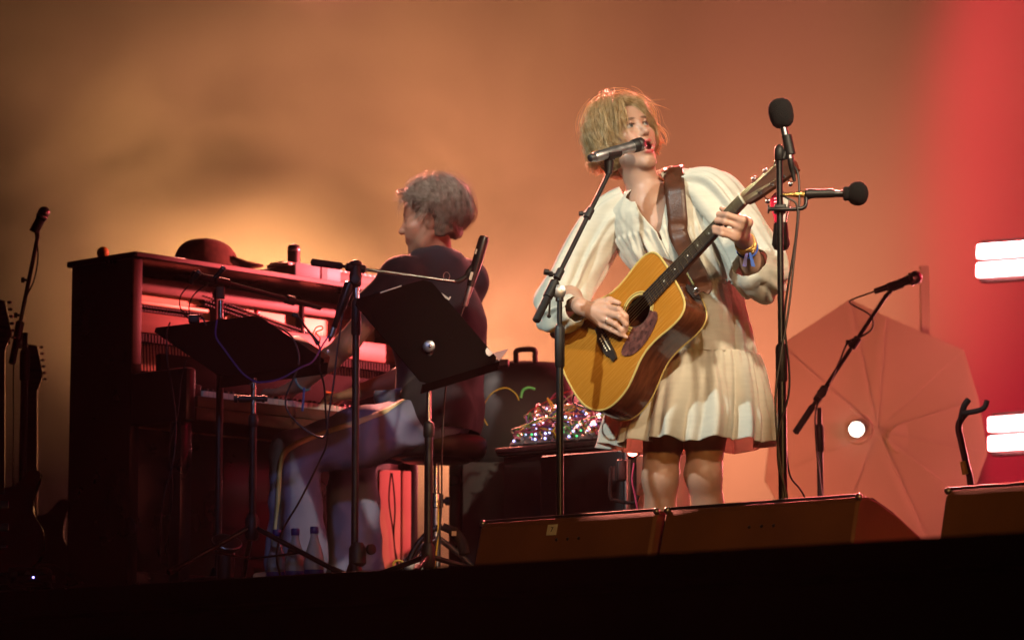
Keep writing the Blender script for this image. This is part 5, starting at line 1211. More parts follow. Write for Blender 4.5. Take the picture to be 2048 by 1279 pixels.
add('hair_wisps', ribbons(strand_set(HO, HX, 330, 2, (.100, .112, .099), (.016, -.022, .048), -.115, .080, .012, 11, .018, .9, .5, .012, 11, False), .0011), M['hair_blonde'], singer).parent = hb
# in-ear monitor lead
add('ear_lead', tube(spline([HQ(.078, .0, -.01), HQ(.080, .006, -.05), HQ(.062, -.01, -.10), S(1330, 365, -.03), S(1331, 385, .05)], 6), 0.0016, 6), M['cable_yellow'], singer)
# ------------------------------------------------------------------ pianist
ZP = 12.05
def P(px, py, dy=0.0): return W(px, py, ZP + dy)
QX = head_axes(R(-101), R(-5), R(-3)); QO = P(862, 447, 0.0)
FP = Field(grid([(P(515, 700).x, P(1000, 700).x, 0.0045)]), grid([(ZP - 0.34, ZP + 0.55, 0.0045)]), grid([(0.19, 0.80, 0.010), (0.80, 1.05, 0.0045), (1.05, 1.40, 0.005), (1.40, 1.80, 0.0032)]))
head_sdf(FP, QO, QX, False, True)
FP.cone(P(872, 545, .02), P(872, 490, .015), .060, .056, .03)
shLp, shRp = P(800, 556, -.13), P(935, 560, .12)
FP.cone(P(870, 556, .0), shLp, .062, .05, .03); FP.cone(P(870, 556, .02), shRp, .062, .05, .03)
FP.cone(P(868, 600, .0), P(872, 820, .02), .12, .11, .05)
elp, wrp = P(693, 688, -.06), P(603, 766, .085); hdp = P(566, 786, .13)
FP.chain([shLp, elp], [.050, .042], .02); FP.chain([elp, elp.lerp(wrp, .35), wrp], [.042, .040, .029], .02)
el2, wr2 = P(835, 745, .26), P(722, 782, .30); hd2 = P(690, 795, .31)
FP.chain([shRp, el2], [.050, .042], .02); FP.chain([el2, el2.lerp(wr2, .3), wr2], [.042, .040, .029], .02)
ku = PU
for wr_, hd_, key in ((wrp, hdp, 0.50), (wr2, hd2, 0.86)):
    dirv = PD
    for k in range(4):
        mc_ = hd_ + ku * (0.022 * (k - 1.5)) + Vector((0, 0, 0.008 - 0.003 * abs(k - 1.5)))
        FP.cone(wr_, mc_, .023, .0125, .014)
        pip = mc_ + PD * 0.034 + ku * (0.004 * (k - 1.5)) + Vector((-.012, 0, 0.004)); tp = pip + PD * 0.024 + Vector((-.008, 0, -0.028))
        FP.chain([mc_, pip, tp], [.0115, .0098, .0078], .005)
    th0 = wr_.lerp(hd_, .5); FP.chain([th0, th0 + ku * (.035 if wr_ is wrp else -.035) + PD * .02 + Vector((0, 0, -.008)), th0 + ku * (.045 if wr_ is wrp else -.045) + PD * .05 + Vector((0, 0, -.022))], [.016, .0115, .009], .006)
# legs inside the trousers, feet
hipL, knL, anL = P(872, 838, -.10), P(590, 902, -.17), P(590, 1128, -.15); hipR, knR, anR = P(890, 838, .12), P(705, 890, .22), P(706, 1128, .20)
for h_, k_, a_ in ((hipL, knL, anL), (hipR, knR, anR)):
    FP.chain([h_, k_], [.075, .052], .02); FP.chain([k_, Vector((a_.x, a_.y, RISER + .06))], [.048, .038], .02)
    FP.chain([Vector((a_.x, a_.y, RISER + .05)), Vector((a_.x - .13, a_.y + .04, RISER + .038))], [.040, .034], .02)
man = thing('person', 'grey-haired pianist in dark tee and blue trousers seated with his back turned', 'person', (P(870, 1150).x, ZP, RISER))
Vp, Qp = FP.mesh(); pbod = add('body', (Vp, Qp), M['skin'], man); smooth_mesh(pbod, 3)
lp = (Vp - np.array(QO)) @ np.array(QX).T
col = np.tile(np.array([0.42, 0.23, 0.16]), (len(Vp), 1))
paint((0.24, 0.145, 0.105), np.clip(blob(lp, (0, .06, -.075), (.07, .075, .045)), 0, 1) * 0.75)
for s in (-1, 1): paint((0.12, 0.08, 0.06), 0.7 * blob(lp, (s * .030, .092, .0385), (.016, .02, .0045)))
set_tint(pbod, np.clip(col, 0, 1))
add('ear_piece', ball(QO + QX[0] * -.083 + QX[1] * -.002 + QX[2] * .002, (.006, .009, .011), 12, 8), M['ear_dark'], man)
d_ = (wrp - elp).normalized(); a_, b_ = frame(d_)
wb_ = add('wristband', tube([wrp - d_ * .006 + (a_ * math.cos(x) + b_ * math.sin(x)) * .0335 for x in np.linspace(0, 6.283, 30)], .005, 8, False), M['wristband_teal'], man)
add('ribbon_end', tube([wrp + Vector((.012, -.03, -.02)), wrp + Vector((.010, -.036, -.06)), wrp + Vector((.006, -.034, -.105))], [.004, .004, .005], 6), M['ribbon_blue'], man).parent = wb_
# T-shirt
FT = Field(np.arange(P(690, 700).x, P(1005, 700).x, .006), np.arange(ZP - .36, ZP + .36, .006), np.arange(P(0, 866).z, P(0, 480).z, .006))
FT.cone(P(870, 560, .02), P(870, 655, .02), .125, .150, .06); FT.cone(P(872, 640, .02), P(874, 838, .03), .150, .142, .06)
FT.ell(P(902, 690, .02), (.120, .16, .22), None, .06); FT.cone(P(872, 812, -.075), P(886, 812, .07), .128, .135, .06); FT.cone(P(872, 840, -.085), P(886, 840, .08), .120, .125, .06)
FT.cone(P(872, 536, .01), shLp, .070, .066, .05); FT.cone(P(872, 536, .03), shRp, .072, .066, .05)
FT.chain([shLp, P(738, 628, -.105)], [.072, .070], .03); FT.chain([shRp, P(900, 650, .20)], [.072, .068], .03)
FT.cone(P(874, 498, .01), P(874, 515, .01), .050, .056, .004, 'sub')
d_ = (P(738, 628, -.105) - shLp).normalized(); e_ = P(738, 628, -.105) + d_ * .075; FT.ell(e_, (.1, .1, .1), None, .004, 'sub')
shirt = add('t_shirt', FT.mesh(), M['shirt'], man)
def folds(o, amp, fx, seed, st=(1, 1, 1)):
    co, nr = mesh_arrays(o); out = np.empty_like(co)
    for i in range(len(co)):
        p = Vector((co[i, 0] * st[0], co[i, 1] * st[1], co[i, 2] * st[2])) * fx; n_ = mnoise.noise(p + Vector((seed, 0, 0))); r_ = 1 - abs(mnoise.noise(p * 1.7 + Vector((0, seed, 0)))) * 2
        out[i] = co[i] + nr[i] * (amp * n_ + amp * .6 * r_)
    o.data.vertices.foreach_set('co', out.ravel()); o.data.update()
folds(shirt, .009, 6, 3, (1, 1, .7)); smooth_mesh(shirt, 4)
# trousers
FQ = Field(np.arange(P(500, 900).x, P(1000, 900).x, .0065), np.arange(ZP - .36, ZP + .42, .0065), np.arange(RISER + .01, P(0, 780).z, .0065))
FQ.cone(P(868, 836, -.06), P(876, 836, .10), .105, .105, .06)
for h_, k_, a_, fl in ((hipL, knL, anL, .108), (hipR, knR, anR, .105)):
    FQ.chain([h_ + Vector((0, 0, .008)), h_.lerp(k_, .55), k_], [.092, .096, .080], .05)
    low = Vector((a_.x + .004, a_.y, RISER + .11)); FQ.chain([k_, k_.lerp(low, .45), low], [.078, .088, fl], .03)
FQ.cone(P(800, 800, -.05), P(770, 792, -.02), .05, .04, .05)
for a_ in (anL, anR): FQ.ell((a_.x, a_.y, RISER - .01), (.2, .2, .062), None, .004, 'sub')
trou = add('trousers', FQ.mesh(), M['trousers'], man); folds(trou, .011, 7, 9, (1.0, 1, .8)); smooth_mesh(trou, 3)
bvt = bvh(trou)
def surf_ribbon(name, pix, w, tree, m, parent, off=.003, n=10):
    pts = [Vector((a, b, 0)) for a, b in pix]; pts = spline(pts, n); V, F = [], []; C = []
    for p in pts:
        q, nn = hit(tree, p.x, p.y, off)
        if q is not None: C.append((q, nn))
    for i, (c, nn) in enumerate(C):
        t_ = (C[min(i + 1, len(C) - 1)][0] - C[max(i - 1, 0)][0]).normalized(); s_ = t_.cross(nn).normalized()
        V += [c + s_ * w / 2, c + nn * .002, c - s_ * w / 2]
    for i in range(len(C) - 1):
        for k in range(2): q = i * 3 + k; F.append([q, q + 1, q + 4, q + 3])
    o = add(name, (V, F), m, parent); md = o.modifiers.new('thick', 'SOLIDIFY'); md.thickness = .0015; md.offset = 1; return o
surf_ribbon('side_stripe', [(806, 800), (770, 822), (720, 842), (670, 858), (620, 876), (585, 892), (568, 908), (560, 940), (556, 1000), (550, 1060), (546, 1090)], .021, bvt, M['stripe'], man).parent = trou
# hair
fh = box_field(QO, .0045, .18)
hair_field(fh, QO, QX, [((0, -.026, .046), (.079, .099, .084)), ((-.055, -.045, .0), (.027, .054, .058)), ((.055, -.045, .0), (.027, .054, .058)), ((0, -.088, -.015), (.060, .032, .055))],
           [((0, .135, -.035), (.085, .095, .085)), ((-.098, .004, -.012), (.045, .034, .045)), ((.098, .004, -.012), (.045, .034, .045)), ((0, .0, -.13), (.12, .08, .07))])
hm = add('hair', fh.mesh(), M['hair_grey_shade'], man); clumpy(hm, .006, 34, QX, QO)
add('hair_locks', ribbons(strand_set(QO, QX, 250, 15, (.092, .110, .099), (0, -.026, .050), -.066, .090, .0, 23, .024, .55, .40, .0055, 11, False, .92, .055), .0024), M['hair_grey'], man).parent = hm
add('hair_wisps', ribbons(strand_set(QO, QX, 260, 3, (.096, .115, .103), (0, -.026, .050), -.06, .09, .0, 31, .018, .6, .55, .013, 11, False, .92, .055), .0010), M['hair_grey'], man).parent = hm

# stool
b = P(872, 1100, .02); bx_, by_ = b.x, b.y; sz_ = W(0, 868, ZP).z - .004
t = thing('piano_stool', 'round black cushioned stool under the seated pianist', 'stool', (bx_, by_, RISER))
V, F = lathe((bx_, by_, sz_ - .085), Z3, [(0, .150), (.006, .168), (.02, .178), (.05, .184), (.07, .180), (.082, .165), (.088, .12), (.090, .02)], 40); add('cushion', (V, F), M['leather_dark'], t)
add('seat_plate', lathe((bx_, by_, sz_ - .10), Z3, [(0, .05), (.004, .12), (.014, .13)], 24), M['black_metal'], t)
add('screw_post', tube([(bx_, by_, RISER + .22), (bx_, by_, sz_ - .1)], .011, 14), M['chrome'], t)
add('sleeve_post', tube([(bx_, by_, RISER + .10), (bx_, by_, RISER + .33)], .017, 14), M['steel'], t)
add('lock_collar', lathe((bx_, by_, RISER + .31), Z3, [(0, .02), (.004, .026), (.05, .026), (.054, .02)], 16), M['chrome'], t)
knob(t, (bx_ + .024, by_ - .01, RISER + .335), (1, -.3, 0), .016, .03)
for k in range(3):
    a = .5 + k * 2.094; d = Vector((math.cos(a), math.sin(a), 0)); q = Vector((bx_, by_, 0))
    lg = add('leg', tube(spline([q + d * .015 + Z3 * (RISER + .20), q + d * .12 + Z3 * (RISER + .13), q + d * .25 + Z3 * (RISER + .012)], 5), .011, 10), M['chrome'], t)
    add('foot', ball(q + d * .25 + Z3 * (RISER + .014), .015, 10, 8), M['rubber'], lg)
# ------------------------------------------------------------------ music stands
def tray(t, TL, TR, BR, lipside=0.03):
    BL = TL + BR - TR; n_ = (TR - TL).cross(BR - TR).normalized(); n_ = n_ if n_.y > 0 else -n_
    def rnd(c, a, b, r=.02): return [c + (a - c).normalized() * r, c + (b - c).normalized() * r]
    poly = rnd(TL, BL, TR) + rnd(TR, TL, BR) + rnd(BR, TR, BL) + rnd(BL, BR, TL)
    add('desk', prism(poly, n_ * .004), M['desk'], t, smooth=False)
    dn = (BR - TR).normalized()
    add('ledge', prism([BL - dn * .005 + n_ * .004, BR - dn * .005 + n_ * .004, BR + n_ * .045, BL + n_ * .045], dn * .004), M['desk'], t, smooth=False)
    for a, b_ in ((TL, TR), (TR, BR), (BR, BL), (BL, TL)): pass
    return BL, n_
YM = 11.15; b = W(857, 1000, YM)
t = thing('music_stand', 'black music stand with white papers on a tilted desk before the pianist', 'music stand', (b.x, b.y, RISER))
tripod(t, b.x, b.y, RISER, .075, .26, .4)
pole(t, b.x, b.y, RISER + .12, W(0, 845, YM).z, W(0, 735, YM).z, .0145, .0085, .05, True)
TL, TR, BR = W(704, 600, YM + .02), W(857, 556, YM + .16), W(1000, 722, YM + .05)
BL, nn = tray(t, TL, TR, BR)
q = W(858, 693, YM - .02)
add('tilt_disc', lathe(q + Vector((0, -.02, 0)), (0, 1, 0), [(0, .012), (.003, .0195), (.014, .021), (.018, .016), (.05, .012)], 22), M['steel'], t)
add('tilt_stem', tube([(b.x, b.y, W(0, 738, YM).z), q + Vector((0, .01, 0))], [.012, .013], 12), M['black_plastic'], t)
add('tilt_bolt', ball(q + Vector((.003, -.022, 0)), .006, 10, 8), M['chrome'], t)
def sheet(label, pts, group='papers on the music stand'):
    o = add('paper_sheet', prism(pts, nn * .0012), M['white'], smooth=False); tag(o, label, 'paper', group)
cn = BR + nn * .008; uu = (BR - BL).normalized(); dd = (BR - TR).normalized()
sheet('white paper corner poking out at the lower right of the music stand desk', [W(967, 708, YM + .055), W(974, 694, YM + .06), W(987, 706, YM + .055), W(972, 716, YM + .045)])
sheet('pointed white paper tip sticking out right of the music stand desk', [W(985, 706, YM + .06), W(1017, 697, YM + .07), W(998, 721, YM + .055)])
sheet('thin white paper edge along the top of the music stand desk', [W(760, 584, YM + .06), W(803, 570, YM + .09), W(803, 572, YM + .088), W(761, 586, YM + .058)])
sheet('small white page clip on the right edge of the music stand desk', [W(883, 585, YM + .13), W(898, 596, YM + .12), W(900, 592, YM + .12), W(902, 594, YM + .12), W(898, 600, YM + .12), W(890, 595, YM + .125)])
YN = 11.15; b = W(505, 1000, YN)
t = thing('music_stand', 'black music stand holding a small electronic box left of the pianist', 'music stand', (b.x, b.y, RISER))
tripod(t, b.x, b.y, RISER, .17, .32, -.35)
pole(t, b.x, b.y, RISER + .14, W(0, 830, YN).z, W(0, 765, YN).z, .0125, .009, .04, True)
TL, TR, BR = W(301, 656, YN + .05), W(516, 630, YN + .26), W(657, 724, YN + .12)
BL, nn2 = tray(t, TL, TR, BR)
add('tilt_bracket', box(W(506, 757, YN), (.026, .012, .045), None, .003), M['red_tone'], t)
add('tilt_bolt', ball(W(507, 757, YN - .008), .0065, 10, 8), M['chrome'], t)
add('clamp', tube([W(478, 797, YN), W(535, 797, YN)], [.012, .009], 10), M['black_plastic'], t)
knob(t, W(480, 797, YN), (-1, 0, 0), .014, .02); knob(t, W(520, 797, YN), (1, 0, 0), .012, .016)
# electronic box on the left desk
uu = (BR - TR).normalized(); vv = (TL - TR).normalized(); n3 = nn2
c = TR.lerp(BR, .60) + vv * -.012 + n3 * .045
t = thing('electronic_box', 'small dark box with switches and plugged leads on the left music stand', 'electronic box', c)
sharp(add('case', box(c, (.155, .10, .055), (uu, vv, n3), .006), M['tan_box'], t))
for k in range(3): add('switch', lathe(c + uu * (-.05 + .045 * k) + n3 * .028, n3, [(0, .008), (.01, .007), (.012, .005)], 12), M['black_plastic'], t)
for k in range(2):
    q = W(611 + 45 * k, 664 + 38 * k, YN + .11); add('jack_socket', tube([q + Vector((.003 * math.cos(a), 0, .004 * math.sin(a))) for a in np.linspace(0, 6.28, 12)], .0012, 5), M['silver'], t)
YQ = YN + .10
cable('yellow lead looping on the small electronic box', [W(626, 668, YQ), W(632, 655, YQ), W(643, 652, YQ), W(645, 658, YQ), W(632, 664, YQ), W(640, 675, YQ), W(638, 685, YQ)], .0022, 'cable_yellow')
o = thing('jack_plug', 'black jack plug on a bent lead above the small electronic box', 'plug', W(590, 630, YQ))
add('plug_body', box(W(591, 630, YQ), (.024, .014, .014), (Vector((.94, 0, -.34)), Vector((0, 1, 0)), Vector((.34, 0, .94))), .003), M['black_plastic'], o)
add('plug_sleeve', tube([W(597, 633, YQ), W(612, 655, YQ), W(626, 672, YQ), W(637, 688, YQ)], [.004, .004, .005, .0085], 8), M['black_plastic'], o)
cable('black lead hanging from the small electronic box past the pianist', [W(637, 688, YQ), W(640, 700, YQ), W(639, 735, YQ), W(648, 770, YQ), W(652, 830, YQ - .02), W(655, 880, YQ - .02), W(640, 920, YQ - .02), W(600, 1000, YQ - .05), W(565, 1060, YQ - .06), W(553, 1110, YQ - .06), W(560, 1150, YQ - .06)], .0038)
cable('black looping lead between the left music stand and the trousers of the pianist', [W(560, 655, YQ), W(585, 675, YQ - .02), W(598, 712, YQ - .03), W(592, 745, YQ - .03), W(573, 790, YQ - .03), W(575, 820, YQ - .03), W(600, 850, YQ - .03), W(635, 872, YQ - .03), W(652, 868, YQ - .03), W(656, 840, YQ - .03), W(668, 760, YQ - .02), W(676, 690, YQ - .01), W(690, 600, YQ), W(700, 560, YQ + .02)], .0034)
cable('purple lead drooping across the left music stand', [W(434, 640, YN + .0), W(432, 672, YN - .02), W(450, 700, YN - .05), W(480, 740, YN - .08), W(500, 757, YN - .08), W(520, 764, YN - .08), W(560, 757, YN - .06), W(600, 735, YN - .02), W(626, 722, YN + .03), W(645, 690, YN + .08), W(660, 668, YB)], .0030, 'cable_purple')
cable('grey lead hanging down left from the left music stand', [W(340, 645, YN), W(334, 665, YN - .03), W(335, 720, YN - .04), W(345, 780, YN - .02), W(352, 850, YN), W(345, 930, YN), W(325, 1010, YN), W(320, 1120, YN)], .0030)
cable('thin dark lead hanging below the left music stand', [W(372, 720, YN), W(362, 760, YN), W(355, 830, YN), W(338, 900, YN), W(345, 980, YN), W(330, 1110, YN)], .0025)
o = thing('power_adapter', 'small black adapter on the back edge of the left music stand', 'adapter', W(388, 640, YN + .06))
sharp(add('case', box(W(388, 638, YN + .06), (.036, .03, .028), None, .005), M['black_plastic'], o)); add('lead', tube(spline([W(393, 634, YN + .06), W(404, 634, YN + .05), W(412, 650, YN + .05)], 5), .003, 6), M['cable'], o)

# ------------------------------------------------------------------ water bottles
def bottle(px, Y, label, fill):
    b = W(px, 1140, Y); o = thing('water_bottle', label, 'bottle', (b.x, b.y, RISER), group='water bottles by the stands')
    prof = [(0, .026), (.003, .031), (.012, .0335), (.055, .0335), (.075, .0315), (.10, .0245), (.125, .0165), (.140, .0125), (.152, .0120), (.156, .0120), (.156, .0112), (.140, .0116), (.125, .0156), (.10, .0236), (.075, .0306), (.055, .0326), (.012, .0326), (.006, .029), (.005, .002)]
    add('glass', lathe((b.x, b.y, RISER), Z3, prof, 28), M['bottle'], o)
    if fill: add('water', lathe((b.x, b.y, RISER + .004), Z3, [(0, .024), (.004, .029), (.012, .0315), (.055, .0315), (.075, .0295), (fill, .0245)], 24), M['water'], o)
    add('cap', lathe((b.x, b.y, RISER + .150), Z3, [(0, .0135), (.002, .0145), (.020, .0145), (.023, .0125)], 22), M['cap_blue'], o)
    add('label', tube_axis(Vector((b.x, b.y, RISER)), Z3, [(.012, .0340), (.030, .0340)], 28), M['cap_blue'], o)
bottle(553, 11.25, 'leftmost of the three clear water bottles, behind the stand leg', .085)
bottle(590, 11.2, 'middle of the three clear water bottles, partly full', .10)
bottle(628, 11.12, 'rightmost of the three clear water bottles, nearly empty', 0)

# ------------------------------------------------------------------ modular synthesizer on its table
YS = 12.25
ta = W(985, 903, YS + .12); tb = W(1215, 877, YS - .22)
te = (tb - ta); te.z = 0; te.normalize(); tn = Vector((-te.y, te.x, 0)); tn = tn if tn.y > 0 else -tn
tz = (ta.z + tb.z) / 2
t = thing('synthesizer_table', 'low dark table with a silver front edge under the patched synthesizer', 'table', (ta.x, ta.y, RISER))
mid = (ta + tb) / 2 + te * .06; mid.z = tz
sharp(add('table_top', box(mid + tn * .26 - Z3 * .012, (.62, .52, .024), (te, tn, Z3), .003), M['case'], t))
add('edge_strip', box(mid - tn * .004 - Z3 * .004, (.62, .006, .016), (te, tn, Z3), .001), M['steel'], t)
sharp(add('front_panel', box(mid + tn * .04 + Z3 * ((RISER - tz) / 2 - .012), (.60, .02, tz - RISER - .03), (te, tn, Z3), .003), M['case'], t))
for s in (-1, 1):
    for d in (.06, .46): add('leg', tube([mid + te * (s * .28) + tn * d - Z3 * .024, Vector(((mid + te * (s * .28) + tn * d).x, (mid + te * (s * .28) + tn * d).y, RISER))], .016, 10), M['black_metal'], t)
t = thing('modular_synthesizer', 'modular synthesizer with glittering panels and tangled patch leads', 'synthesizer', mid + tn * .2)
up_ = (Z3 * .66 + tn * .75).normalized(); nf_ = te.cross(up_).normalized(); nf_ = nf_ if nf_.y < 0 else -nf_
pc = mid + tn * .05 + Z3 * .012
case_pts = [pc + te * -.29, pc + te * -.29 + up_ * .25, pc + te * -.29 + tn * .36 + Z3 * .165, pc + te * -.29 + tn * .36]
sharp(add('case', prism(case_pts, te * .58), M['case'], t))
rn = random.Random(5)
for i in range(9):
    w_ = .058; c = pc + te * (-.26 + i * .065) + up_ * .125 + nf_ * .004
    md_o = sharp(add('module_panel', box(c, (w_, .24, .006), (te, up_, nf_), .001), M['synth_panel'], t))
    for a in range(3):
        for b_ in range(7):
            p = c + te * (-.018 + .018 * a) + up_ * (-.10 + .033 * b_) + nf_ * .003; z = rn.random()
            if z < .42: add('control_knob', lathe(p, nf_, [(0, .006), (.010, .0052), (.012, .004)], 8), M['silver' if rn.random() < .35 else 'black_plastic'], t).parent = md_o
            elif z < .62: add('jack_socket', lathe(p, nf_, [(0, .004), (.003, .004), (.0034, .002)], 8), M['silver'], t).parent = md_o
            elif z < .93: add('indicator_light', ball(p + nf_ * .002, .0040, 6, 4), M['led_dot' if rn.random() < .85 else 'led_green'], t).parent = md_o
cols = ['cable_yellow', 'cable_pink', 'cable_green', 'cable_red', 'cable_tan', 'cable', 'cable_purple', 'cable_yellow', 'cable_pink']
lk = 0
for i in range(46):
    a = pc + te * rn.uniform(-.28, .28) + up_ * rn.uniform(.02, .23) + nf_ * .012; b_ = pc + te * rn.uniform(-.30, .28) + up_ * rn.uniform(.0, .23) + nf_ * .012
    m_ = (a + b_) / 2 + nf_ * rn.uniform(.03, .085) - Z3 * rn.uniform(-.035, .05) + te * rn.uniform(-.04, .04)
    add('patch_lead', tube(spline([a, a + nf_ * .03, m_, b_ + nf_ * .03, b_], 5), .0026, 5), M[cols[i % len(cols)]], t)
add('patch_lead', tube(spline([W(1042, 795, YS), W(1046, 780, YS), W(1058, 775, YS), W(1070, 778, YS)], 5), .005, 7), M['cable_green'], t)
add('patch_lead', tube(spline([W(975, 850, YS + .0), W(966, 830, YS), W(970, 805, YS), W(985, 785, YS), W(1010, 775, YS), W(1030, 785, YS), W(1038, 800, YS)], 5), .0026, 6), M['cable_yellow'], t)
# red-glow keyboard gear between pianist and keys
t = thing('sequencer_box', 'small box of red glowing knobs resting above the piano keys', 'sequencer', PP(1.0, -.02, .745))
sharp(add('case', box(PP(1.0, -.03, .775), (.24, .11, .05), (PU, PD, Z3), .004), M['case'], t))
for i in range(11):
    for j in range(4): add('glowing_button', ball(PP(.895 + .021 * i, -.072 + .026 * j, .803), .0065, 8, 6), M['led_dim'] if (i * 3 + j) % 5 == 0 else M['cable_pink'], t)
cable('yellow lead lying by the red glowing knobs above the keys', [PP(.80, -.08, .80), PP(.86, -.10, .79), PP(.95, -.11, .785), PP(1.06, -.10, .80)], .004, 'cable_yellow')

# bag behind the synthesizer
c = W(1045, 750, 12.95)
t = thing('equipment_bag', 'dark rounded bag with a carry handle standing behind the synthesizer', 'bag', (c.x, c.y, RISER))
V, F = [], []
for i, (z, k) in enumerate(((0, .9), (.02, 1), (.20, 1.0), (.30, .96), (.36, .86), (.395, .62), (.405, .2))):
    for a in range(36):
        th = 2 * math.pi * a / 36; x = .22 * k * math.copysign(abs(math.cos(th)) ** .6, math.cos(th)); y = .14 * k * math.copysign(abs(math.sin(th)) ** .6, math.sin(th))
        V.append((c.x + x, c.y + y, W(0, 722, 12.95).z - .405 + z + .006 * mnoise.noise(Vector((x * 9, y * 9, z * 9)))))
for i in range(6):
    for a in range(36): F.append([i * 36 + a, i * 36 + (a + 1) % 36, (i + 1) * 36 + (a + 1) % 36, (i + 1) * 36 + a])
F.append([6 * 36 + a for a in range(36)]); F.append([a for a in range(36)][::-1])
add('shell', (V, F), M['case'], t)
add('handle', tube(spline([W(1032, 724, 12.85), W(1032, 712, 12.85), W(1032, 703, 12.85), W(1040, 699, 12.85), W(1062, 698, 12.85), W(1070, 702, 12.85), W(1070, 712, 12.85), W(1071, 724, 12.85)], 5), .011, 10), M['rubber'], t)
add('buckle', box(W(1000, 726, 12.82), (.07, .03, .03), None, .006), M['black_plastic'], t)
zb = W(0, 722, 12.95).z - .405
sharp(add('base_box', box((c.x, c.y, (RISER + zb) / 2), (.46, .30, zb - RISER - .002), None, .006), M['case'], t))

# flight case below, the red light on its end put into the panel's colour
fa = W(1205, 900, 11.75)
t = thing('flight_case', 'dark flight case with metal edges beside the legs of the singer', 'case', (fa.x, fa.y, 0))
fz = fa.z; fw = .17
sharp(add('case_body', box(fa - te * .10 + tn * .2 - Z3 * (fz / 2), (.40, .36, fz), (te, tn, Z3), .01), M['case'], t))
add('corner_strip', tube([fa + te * .095 + tn * .015, Vector(((fa + te * .095 + tn * .015).x, (fa + te * .095 + tn * .015).y, 0))], .014, 10), M['steel'], t)
sharp(add('end_panel', box(fa + te * .19 + tn * .1 - Z3 * (fz / 2 + .01), (.17, .10, fz - .02), (te, tn, Z3), .012), M['red_tone'], t))
add('handle', tube(spline([W(1222, 935, 11.6), W(1220, 990, 11.6), W(1232, 1000, 11.6), W(1268, 1004, 11.6), W(1276, 990, 11.6)], 6), .006, 8), M['rubber'], t)
for x_ in (1222, 1228, 1234): add('vent_slot', box(W(x_, 945, 11.6), (.006, .006, .05)), M['black_plastic'], t, smooth=False)
add('latch', box(W(1243, 940, 11.6), (.035, .03, .075), None, .008), M['black_plastic'], t)
l = thing('small_lamp', 'small bright red lamp on the flight case behind the dress hem', 'lamp', W(1265, 906, 11.55))
add('lens', ball(W(1265, 906, 11.5), (.016, .010, .010), 14, 10), M['led_red'], l)
add('lamp_body', lathe(W(1265, 906, 11.51), (0, 1, 0), [(0, .012), (.01, .018), (.05, .018)], 14), M['black_plastic'], l)
cable('pink lead hanging on the red lit end of the flight case', [W(1268, 925, 11.55), W(1264, 960, 11.55), W(1270, 990, 11.55), W(1276, 1030, 11.55)], .003, 'cable_pink')

# lit boards under the keyboard side
t = thing('leaning_board', 'plain wooden board glowing pink behind the stool', 'board', W(780, 1150, 12.7))
bq = W(778, 940, 12.7)
sharp(add('board_face', box(Vector((bq.x, bq.y, (bq.z + RISER) / 2)), (.085, .03, bq.z - RISER), (Vector((.94, .34, 0)), Vector((-.34, .94, 0)), Z3), .004), M['board'], t))
sharp(add('board_edge', box(Vector((bq.x + .063, bq.y + .04, (bq.z + RISER) / 2)), (.034, .03, bq.z - RISER), (Vector((.94, .34, 0)), Vector((-.34, .94, 0)), Z3), .004), M['board'], t))
cable('thin dark cable hanging before the pink board behind the stool', [W(782, 945, 12.6), W(778, 1000, 12.6), W(786, 1060, 12.6), W(792, 1120, 12.6), W(800, 1150, 12.5)], .0035)
cable('second dark cable hanging before the pink board behind the stool', [W(784, 945, 12.58), W(790, 1010, 12.58), W(788, 1080, 12.58), W(799, 1140, 12.55)], .0035)

# floor clutter beside the stool
t = thing('padded_stand', 'folded black tubular stand with a padded yoke beside the stool', 'stand', W(880, 1150, 11.7))
add('tube_frame', tube(spline([W(812, 1140, 11.7), W(830, 1095, 11.7), W(860, 1062, 11.7), W(885, 1052, 11.7)], 6), .011, 10), M['black_metal'], t)
add('second_tube', tube(spline([W(828, 1140, 11.72), W(848, 1100, 11.72), W(868, 1078, 11.72)], 6), .008, 10), M['chrome'], t)
add('padded_yoke', tube(spline([W(885, 1052, 11.7), W(905, 1062, 11.7), W(922, 1082, 11.7), W(930, 1110, 11.7)], 6), [.014] * 6 + [.020] * 12 + [.012], 12), M['rubber'], t)
add('label_patch', box(W(908, 1066, 11.66), (.016, .003, .016)), M['white'], t, smooth=False)
c = W(838, 1122, 11.65)
t = thing('white_bowl', 'small white bowl on the floor beside the stool', 'bowl', (c.x, c.y, RISER))
hb_ = c.z - RISER
add('bowl_wall', lathe((c.x, c.y, RISER), Z3, [(0, .024), (.01, .034), (hb_ * .7, .050), (hb_, .056), (hb_ - .002, .053), (hb_ * .6, .044), (.012, .02)], 30), M['white'], t)
o = add('cable_coil', tube([W(797, 1128, 11.62) + Vector((.018 * math.cos(a), -.004 * math.sin(a * .5), .014 * math.sin(a))) for a in np.linspace(0, 12.4, 50)], .004, 6), M['cable_yellow']); tag(o, 'yellow coiled cable beside the white bowl', 'cable')
cable('thin yellow cable rising beside the music stand foot', [W(868, 1145, 11.3), W(872, 1110, 11.35), W(876, 1070, 11.4), W(877, 1000, 11.45)], .0025, 'cable_yellow')
t = thing('round_pedal', 'round black pedal lying by the dark stand foot under the piano', 'pedal', W(450, 1100, 11.3))
c = W(452, 1092, 11.35)
add('pedal_disc', lathe(c - Vector((0, .0, .0)), Vector((.2, -.5, .84)), [(0, .045), (.012, .052), (.02, .05), (.03, .03), (.034, .01)], 24), M['black_plastic'], t)
add('pedal_rim', tube([c + Vector((.2, -.5, .84)).normalized() * .018 + (frame(Vector((.2, -.5, .84)))[0] * math.cos(a) + frame(Vector((.2, -.5, .84)))[1] * math.sin(a)) * .050 for a in np.linspace(0, 6.283, 33)], .003, 6, False), M['steel'], t)
